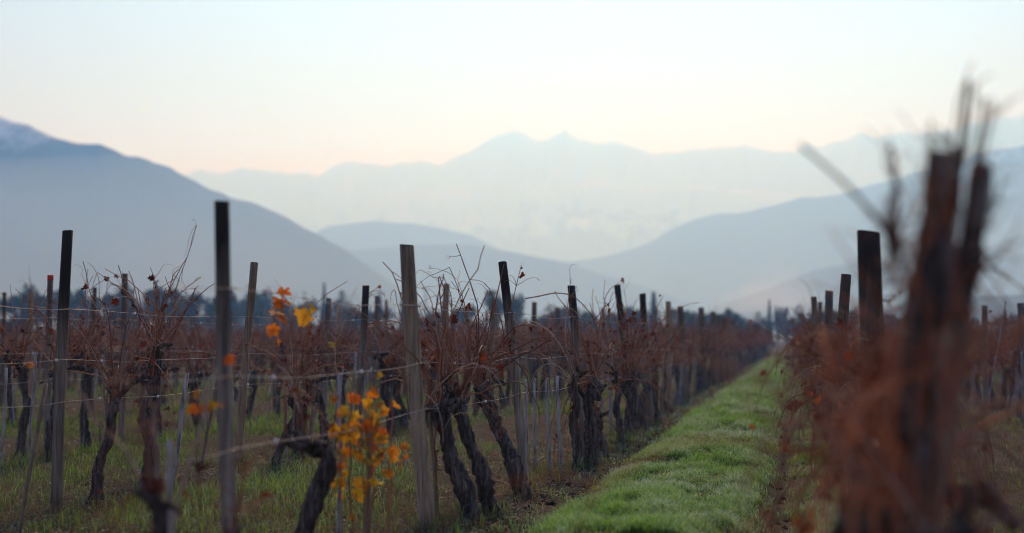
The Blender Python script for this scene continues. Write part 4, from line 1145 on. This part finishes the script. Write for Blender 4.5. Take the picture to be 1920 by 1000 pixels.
px_cane(v_, [(320, 650), (318, 600), (330, 560), (342, 545)], 12.4, 0.005, 0.003)

# ------------------------------------------------------------------ thin training stakes
def stake(b, t, r, mat, label, group='thin training stakes'):
    b = np.array(b, float); t = np.array(t, float); b[2] = gz1(b[0], b[1]) - 0.02
    k = np.linspace(0, 1, 7)[:, None]; P = (t - b) * k
    P[1:-1, 0] += rng.normal(0, 0.004, 5)
    mb = MB(); mb.tube(P, r * np.array([1.05, 1, 1.04, .98, 1, .96, .92]), 7, True, 0.04)
    o = mb.build('training_stake', mat, None, True); o.location = tuple(b)
    return tag(o, label, 'stake', group)
def stake_px(b, t, w, label, mat=None, y=None):
    bb = on_ground(*b) if y is None else at_y(b[0], b[1], y)
    return stake(bb, at_y(t[0], t[1], bb[1]), w / F * bb[1] / 2, mat or m_stake, label)
stake_px((793, 991), (776, 780), 9, 'white stake leaning on the pale knotted post')
stake_px((820, 972), (801, 704), 8, 'tan stake just past the pale knotted post', m_tan)
stake_px((316, 1273), (319, 825), 13, 'blurred white stake at the lower edge below the S shaped trunk')
stake_px((434, 1170), (418, 812), 14, 'blurred white stake against the big grey post')
stake_px((324, 905), (351, 700), 9, 'bleached stake slanting beside the thick S shaped trunk')
stake_px((378, 868), (411, 690), 7, 'tan cane slanting left of the big grey post', m_tan)
stake_px((35, 987), (86, 720), 9, 'long tan stake slanting left of the tall weathered post', m_tan)
stake_px((52, 858), (68, 660), 6, 'thin pale stake beside the cluster of yellow leaves')
stake_px((3, 880), (12, 690), 6, 'thin pale stake at the picture edge')
stake_px((637, 1062), (637, 700), 9, 'blurred pale stake standing among the yellow leaves')
stake_px((692, 1066), (690, 770), 10, 'blurred stake at the centre of the yellow vine', m_tan)
stake_px((578, 836), (604, 692), 7, 'pale stake slanting beside the slender leaning vine')
stake_px((655, 822), (668, 660), 6, 'pale stake just before the wire looped post')
stake_px((652, 806), (697, 690), 6, 'slanting pale stake behind the yellow leaves')
stake_px((990, 895), (985, 711), 6, 'white stake by the foot of the leaning dark post')
stake_px((1004, 875), (1002, 710), 6, 'straight white stake, first of three beyond the slanting trunks')
stake_px((1032, 886), (1026, 708), 7, 'white stake with a dead leaf at its tip')
stake_px((1053, 888), (1045, 705), 7, 'bright white stake before the looping shoot post')
stake_px((1126, 806), (1129, 702), 6, 'white stake behind the looping shoot post')
stake_px((1146, 808), (1142, 693), 6, 'white stake before the slim vine')
stake_px((1895, 778), (1926, 640), 10, 'bright pale stake slanting at the picture edge')
stake_px((1852, 752), (1866, 665), 5, 'thin pale stake behind the blurred vine, second row right')
o = stake(at_y(1845, 680, 22.0), at_y(1886, 565, 22.0), 0.011, m_stake, 'long pale slanting stake rising above the red canes')
n_st = 0
for d_, r_, x_, y_ in ALLV:
    if n_st > 268: break
    if random.random() < 0.88:
        k = 1 if d_ > 24 else random.choice([1, 2, 2, 3])
        for s in range(k):
            xx = x_ + random.gauss(0, 0.08); yy = y_ + random.uniform(-0.5, 0.5); H = random.uniform(0.72, 1.08)
            tt = (xx + random.gauss(0.02, 0.09), yy + random.gauss(0, 0.12), gz1(xx, yy) + H)
            b_, n_ = bay(r_, yy)
            if d_ < 40: lab, grp = count_label('pale stake', r_, b_, n_), 'thin training stakes'
            else:
                lab = 'small distant pale stake in the ' + row_name(r_); grp = 'distant stakes of the ' + row_name(r_)
            stake((xx, yy, 0), tt, random.uniform(0.009, 0.014), m_stake if random.random() < 0.8 else m_tan, lab, grp); n_st += 1
mb = MB(); r2 = random.Random(3)
for d_, r_, x_, y_ in ALLV[170:]:
    if r2.random() < 0.75:
        xx, yy = x_ + r2.gauss(0, .1), y_ + r2.uniform(-.5, .5); b_ = np.array([xx, yy, gz1(xx, yy)])
        mb.tube([b_, b_ + (r2.gauss(0, .07), r2.gauss(0, .1), r2.uniform(.7, 1.05))], 0.013, 4, False)
tag(mb.build('distant_stakes', m_stake), 'pale stakes of the distant rows massed towards the tree line', None, None, 'stuff')

# fallen leaves and the little hanging one on the path
fl = [(1410, 812, .075, m_orange, 'orange curled leaf standing upright on the path grass', True), (1488, 782, .075, m_orange, 'red brown curled leaf at the edge of the wheel rut', True),
      (735, 640, 0, None, '', False)]
for px, py, s, m_, lab, up_ in fl[:2]:
    p = on_ground(px, py + 10); p[2] = gz1(p[0], p[1]) + 0.075
    v, f_ = leaf_geo(s, 0.9)
    o = mesh_obj('fallen_leaf', v @ rot_matrix((0.1, 0.05, -1)).T, f_, m_, None, True); o.location = tuple(p)
    tag(o, lab, 'leaf', 'leaves on the path')

# ------------------------------------------------------------------ tree line, sheds, poles
tk = Mat('tree_bark', 0.95, 0.1); tk.color((0.045, 0.038, 0.032))
def crown_mat(name, a, b):
    m = Mat(name, 0.9, 0.1); c = m.ramp(m.attr('tone'), [(0.0, a), (1.0, b)]); m.color(c); m.two_sided_leaf(c, 0.2); return m.m
cm = {'conifer': crown_mat('conifer_needles', (0.016, 0.028, 0.018), (0.05, 0.07, 0.045)), 'bare': crown_mat('bare_twigs', (0.06, 0.035, 0.030), (0.15, 0.09, 0.075)),
      'green': crown_mat('dark_foliage', (0.022, 0.032, 0.020), (0.07, 0.085, 0.05)), 'pale': crown_mat('pale_autumn_foliage', (0.12, 0.09, 0.06), (0.26, 0.20, 0.14)), 'red': crown_mat('red_autumn_foliage', (0.11, 0.04, 0.03), (0.24, 0.10, 0.07))}
def crown_mesh(kind, seed, n=1700):
    """unit-high crown made of small leaf clumps through its volume"""
    r = np.random.default_rng(seed)
    if kind == 'conifer':
        h = r.random(n) ** 0.8; a = r.random(n) * 2 * pi
        lay = 0.75 + 0.25 * np.sin(h * 40); rad_ = 0.27 * (1 - h) * lay * np.sqrt(r.random(n)) * (0.85 + 0.3 * np.sin(3 * a + h * 9)) + 0.005
        P = np.stack([rad_ * np.cos(a), rad_ * np.sin(a), 0.05 + 0.95 * h - 0.25 * rad_], 1); sz = 0.030 + 0.03 * (1 - h)
    else:
        m = 11; c = np.stack([r.normal(0, .20, m), r.normal(0, .20, m), 0.58 + r.normal(0, .17, m)], 1); c[:, 2] = np.clip(c[:, 2], .3, .82); rr = r.uniform(.10, .20, m)
        k = r.integers(0, m, n); d = r.normal(0, 1, (n, 3)); d /= np.linalg.norm(d, axis=1)[:, None]
        P = c[k] + d * (rr[k] * r.random(n) ** 0.4)[:, None]; sz = np.full(n, 0.032 if kind != 'bare' else 0.024)
    u = r.normal(0, 1, (n, 3)) * sz[:, None]; v = r.normal(0, 1, (n, 3)) * sz[:, None]
    V = np.stack([P - u * .5 - v * .5, P + u * .5 - v * .5, P + u * .5 + v * .5, P - u * .5 + v * .5], 1).reshape(-1, 3)
    Fq = np.arange(n * 4).reshape(n, 4)
    tone = np.repeat(r.random(n), 4)
    return V, Fq, tone
CROWN = {}
def trunk_mesh(kind, seed):
    r = random.Random(seed); mb = MB()
    mb.tube([(0, 0, -0.02), (0.01, 0, .25), (0, .01, .55), (0, 0, .8 if kind == 'conifer' else .7)], [.028, .02, .013, .005], 7)
    if kind != 'conifer':
        for k in range(9):
            a = r.random() * 6.28; z0 = r.uniform(.22, .5); L = r.uniform(.2, .36)
            mb.tube([(0, 0, z0), (cos(a) * L * .5, sin(a) * L * .5, z0 + L * .55), (cos(a) * L * .8, sin(a) * L * .8, z0 + L * 1.0)], [.012, .007, .003], 5)
    return mb
TR = {}
NTH = {}
def nth(k):
    NTH[k] = NTH.get(k, -1) + 1
    return NTH[k]
def tree(px, top, width, kind, Y, label, group='trees along the far edge of the vineyard'):
    Y *= 0.62
    base = at_y(px, 632, Y); base[2] = -0.1
    H = at_y(px, top, Y)[2] + 0.1
    W = width / F * Y / cos(YAW)
    key = (kind, random.randrange(3))
    root = empty({'conifer': 'conifer_tree'}.get(kind, 'broadleaf_tree'), base, random.random() * 6.28)
    if key not in CROWN:
        V, Fq, tone = crown_mesh('conifer' if kind == 'conifer' else 'bare' if kind == 'bare' else 'green', len(CROWN) + 3)
        c = mesh_obj('crown', V, Fq, cm[kind], root, False, {'tone': tone}); CROWN[key] = c.data
        t = trunk_mesh(kind, len(CROWN)).build('trunk', tk.m, root); TR[key] = t.data
    else:
        c = bpy.data.objects.new('crown', CROWN[key]); C.objects.link(c); c.parent = root
        t = bpy.data.objects.new('trunk', TR[key]); C.objects.link(t); t.parent = root
    k = W / (0.5 if kind == 'conifer' else 0.72)
    c.scale = (k, k, H); t.scale = (min(k, H), min(k, H), H)
    return tag(root, label, 'tree', group)
tree(607, 533, 22, 'conifer', 330, 'slim dark conifer beside the reddish bare tree')
tree(650, 546, 60, 'bare', 345, 'rounded reddish bare tree between two conifers')
tree(712, 548, 20, 'conifer', 335, 'narrow conifer above the crooked dark post')
tree(755, 556, 26, 'conifer', 350, 'small conifer at the pale knotted post')
tree(955, 540, 62, 'green', 320, 'broad dark tree directly behind the leaning dark topped post')
tree(1075, 549, 72, 'bare', 340, 'rounded purple bare tree behind the looping shoots')
tree(1226, 549, 34, 'conifer', 330, 'pointed conifer past the dark post by the path')
tree(1365, 574, 36, 'green', 350, 'thin airy tree left of the white shed')
tree(1443, 563, 18, 'conifer', 340, 'slim dark conifer in front of the white steam')
tree(1456, 567, 16, 'pale', 345, 'pale yellow birch in front of the white steam')
tree(1471, 564, 20, 'red', 345, 'small reddish tree in front of the white steam')
for px, top, w_, kd in ((1487, 585, 30, 'bare'), (1500, 576, 34, 'bare'), (1514, 572, 34, 'bare'), (1528, 580, 36, 'green'), (1545, 572, 40, 'bare'), (1565, 578, 44, 'green')):
    tree(px, top, w_, kd, 300 + random.uniform(-10, 20), 'purple tree, %s from the left, in the dark grove where the path ends' % WORDS[nth('grove')], 'grove at the end of the path')
for px, top, w_ in ((1100, 590, 40), (1130, 585, 44), (1168, 582, 50), (1200, 575, 40), (1262, 580, 54), (1300, 584, 50), (1335, 588, 48), (1385, 590, 40), (1418, 590, 30)):
    tree(px, top - 4, w_ * 1.3, random.choice(['green', 'green', 'bare']), 340 + random.uniform(-15, 25), 'low dark tree, %s from the left, along the hazy line behind the path side posts' % WORDS[nth('low')], 'low trees behind the path side row')
for px, top, w_ in ((-20, 560, 70), (30, 556, 76), (75, 552, 70), (115, 538, 56), (150, 560, 60), (200, 550, 62), (228, 560, 50), (250, 566, 46), (290, 538, 58), (330, 553, 50), (372, 549, 66), (410, 556, 50), (455, 541, 54), (490, 548, 56), (530, 566, 50), (560, 572, 46)):
    tree(px, top - 5, w_ * 1.3, random.choice(['green', 'green', 'conifer' if w_ < 55 else 'green']), 325 + random.uniform(-15, 30), 'bluish dark tree, %s from the left, in the hazy line across the valley' % WORDS[nth('blue')], 'hazy trees across the valley')
for px, top, w_ in ((620, 588, 50), (690, 585, 50), (790, 578, 50), (830, 582, 50), (885, 575, 44), (1010, 585, 46), (1040, 590, 44)):
    tree(px, top - 6, w_ * 1.3, random.choice(['green', 'bare']), 350 + random.uniform(-10, 20), 'small hazy tree, %s from the left, below the two blue hills' % WORDS[nth('small')], 'small hazy trees in the middle distance')
for px, top, w_ in ((1600, 580, 60), (1660, 585, 60), (1830, 592, 50), (1880, 590, 50), (1925, 588, 50)):
    tree(px, top, w_, 'green', 330, 'dark low tree, %s from the left, beyond the blurred leaning posts' % WORDS[nth('right')], 'trees beyond the blurred vine')

m_wall = plain('pale_render', [(0.3, (0.30, 0.30, 0.31)), (0.7, (0.40, 0.40, 0.41))], (.5, .5, .5), .9, 0.05)
m_roof = plain('pale_metal_roof', [(0.3, (0.40, 0.42, 0.45)), (0.7, (0.52, 0.54, 0.57))], (.3, 3, .3), .95, 0.05)
m_dark = plain('dark_opening', [(0.3, (0.02, 0.02, 0.025)), (0.7, (0.04, 0.04, 0.05))])
def shed(px0, px1, py_roof, Y, depth, label):
    a = at_y(px0, 632, Y); b = at_y(px1, 632, Y); W = b[0] - a[0]; top = at_y(px0, py_roof, Y)[2]
    root = empty('farm_shed', (a[0], a[1], 0.0))
    ev = top * 0.72
    mb = MB(); mb.box((0, 0, -0.3), (W, depth, ev)); mb.build('wall', m_wall, root, False)
    r = MB(); o_ = 0.5
    r.add([(-o_, -o_, ev), (W + o_, -o_, ev), (W + o_, depth / 2, top), (-o_, depth / 2, top), (W + o_, depth + o_, ev), (-o_, depth + o_, ev)], [(0, 1, 2, 3), (3, 2, 4, 5), (0, 3, 5), (1, 4, 2), (0, 5, 4, 1)])
    r.build('roof', m_roof, root, False)
    for k in range(3):
        x0 = W * (0.14 + 0.28 * k)
        f = MB(); f.box((x0, -0.06, ev * .35), (x0 + W * .12, 0.05, ev * .75)); f.build('window', m_dark, root, False)
    d = MB(); d.box((W * .86, -0.06, 0), (W * .96, 0.05, ev * .8)); d.build('door', m_dark, root, False)
    return tag(root, label, 'shed', 'pale farm sheds across the valley')
shed(1382, 1428, 599, 362, 12, 'long low white shed below the steam, past the path side row')
shed(1012, 1046, 603, 372, 10, 'small pale shed behind the arching dry shoot')
def pole(px, top, Y, label):
    b = at_y(px, 632, Y); H = at_y(px, top, Y)[2]
    mb = MB(); mb.tube([(0, 0, -.3), (0, 0, H)], [.16, .10], 8); o = mb.build('utility_pole', tk.m); o.location = (b[0], b[1], 0)
    c = MB(); c.box((-1.0, -.06, H - .9), (1.0, .06, H - .75)); c.build('crossarm', tk.m, o, False)
    for s in (-.85, 0, .85):
        q = MB(); q.tube([(s, 0, H - .75), (s, 0, H - .5)], .05, 6); q.build('insulator', m_clip, o)
    return tag(o, label, 'utility pole', 'utility poles')
pole(798, 537, 330, 'tall slender utility pole just past the pale knotted post')
pole(570, 545, 350, 'faint utility pole between the hanging orange leaves')
pole(465, 532, 360, 'faint utility pole behind the slim rounded brown post')
pole(1392, 590, 350, 'short utility pole above the white shed')
mist_bank('steam', at_y(1432, 585, 430), (16, 12, 9), 0.010, (0.75, 0.88, 1.0), 'small white cloud of steam rising past the shed')
mist_bank('steam', at_y(1462, 572, 440), (13, 12, 11), 0.008, (0.75, 0.88, 1.0), 'thin white steam drifting behind the birch')

# straw tufts and weeds round the feet of posts, vines and stakes
feet = [(q[1][0], q[1][1]) for r_ in ('L1', 'L2', 'L3', 'R1') for q in POSTS[r_] if q[0] < 22] + [(o.location.x, o.location.y) for o in C.objects if o.get('category') in ('grapevine', 'stake') and o.location.y < 19]
fx, fy = [], []
for a, b_ in feet:
    m = random.randrange(25, 120)
    fx.append(a + rng.normal(0, 0.11, m)); fy.append(b_ + rng.normal(0, 0.13, m))
fx, fy = np.concatenate(fx), np.concatenate(fy)
sel = rng.random(len(fx)) < 0.6
for nm, s_, m_, lab in (('straw_tufts', sel, g_dry, 'straw coloured grass tufts round the feet of posts and vines'), ('green_tufts', ~sel, g_lane, 'green grass tufts round the feet of posts and vines')):
    x, y = fx[s_], fy[s_]
    blades(nm, x, y, 0.06 + 0.17 * rng.random(len(x)) ** 1.7, 0.0048 * np.clip(y / 13, .9, 1.6), 0.2 + 0.9 * rng.random(len(x)), m_, lab, np.clip(rng.random(len(x)) - 0.4, 0, 1))
pb = MB()
for k in range(420):
    y_ = 8.3 + 20 * random.random() ** 1.4; r_ = random.choice(['L1', 'L1', 'L2', 'L3', 'R1']); x_ = ROWX[r_] + random.gauss(0, 0.35)
    a_ = random.random() * 6.28; L = random.uniform(0.08, 0.35)
    p = [(x_ + cos(a_) * L * t_ + random.gauss(0, .008), y_ + sin(a_) * L * t_ + random.gauss(0, .008)) for t_ in (0, .35, .7, 1)]
    pb.tube([(u, s, gz1(u, s) + 0.012 + 0.02 * random.random()) for u, s in p], [.0045, .004, .0035, .002], 4, False, 0, None, random.random())
tag(pb.build('prunings', m_cane), 'dry cane prunings scattered on the ground', None, None, 'stuff')
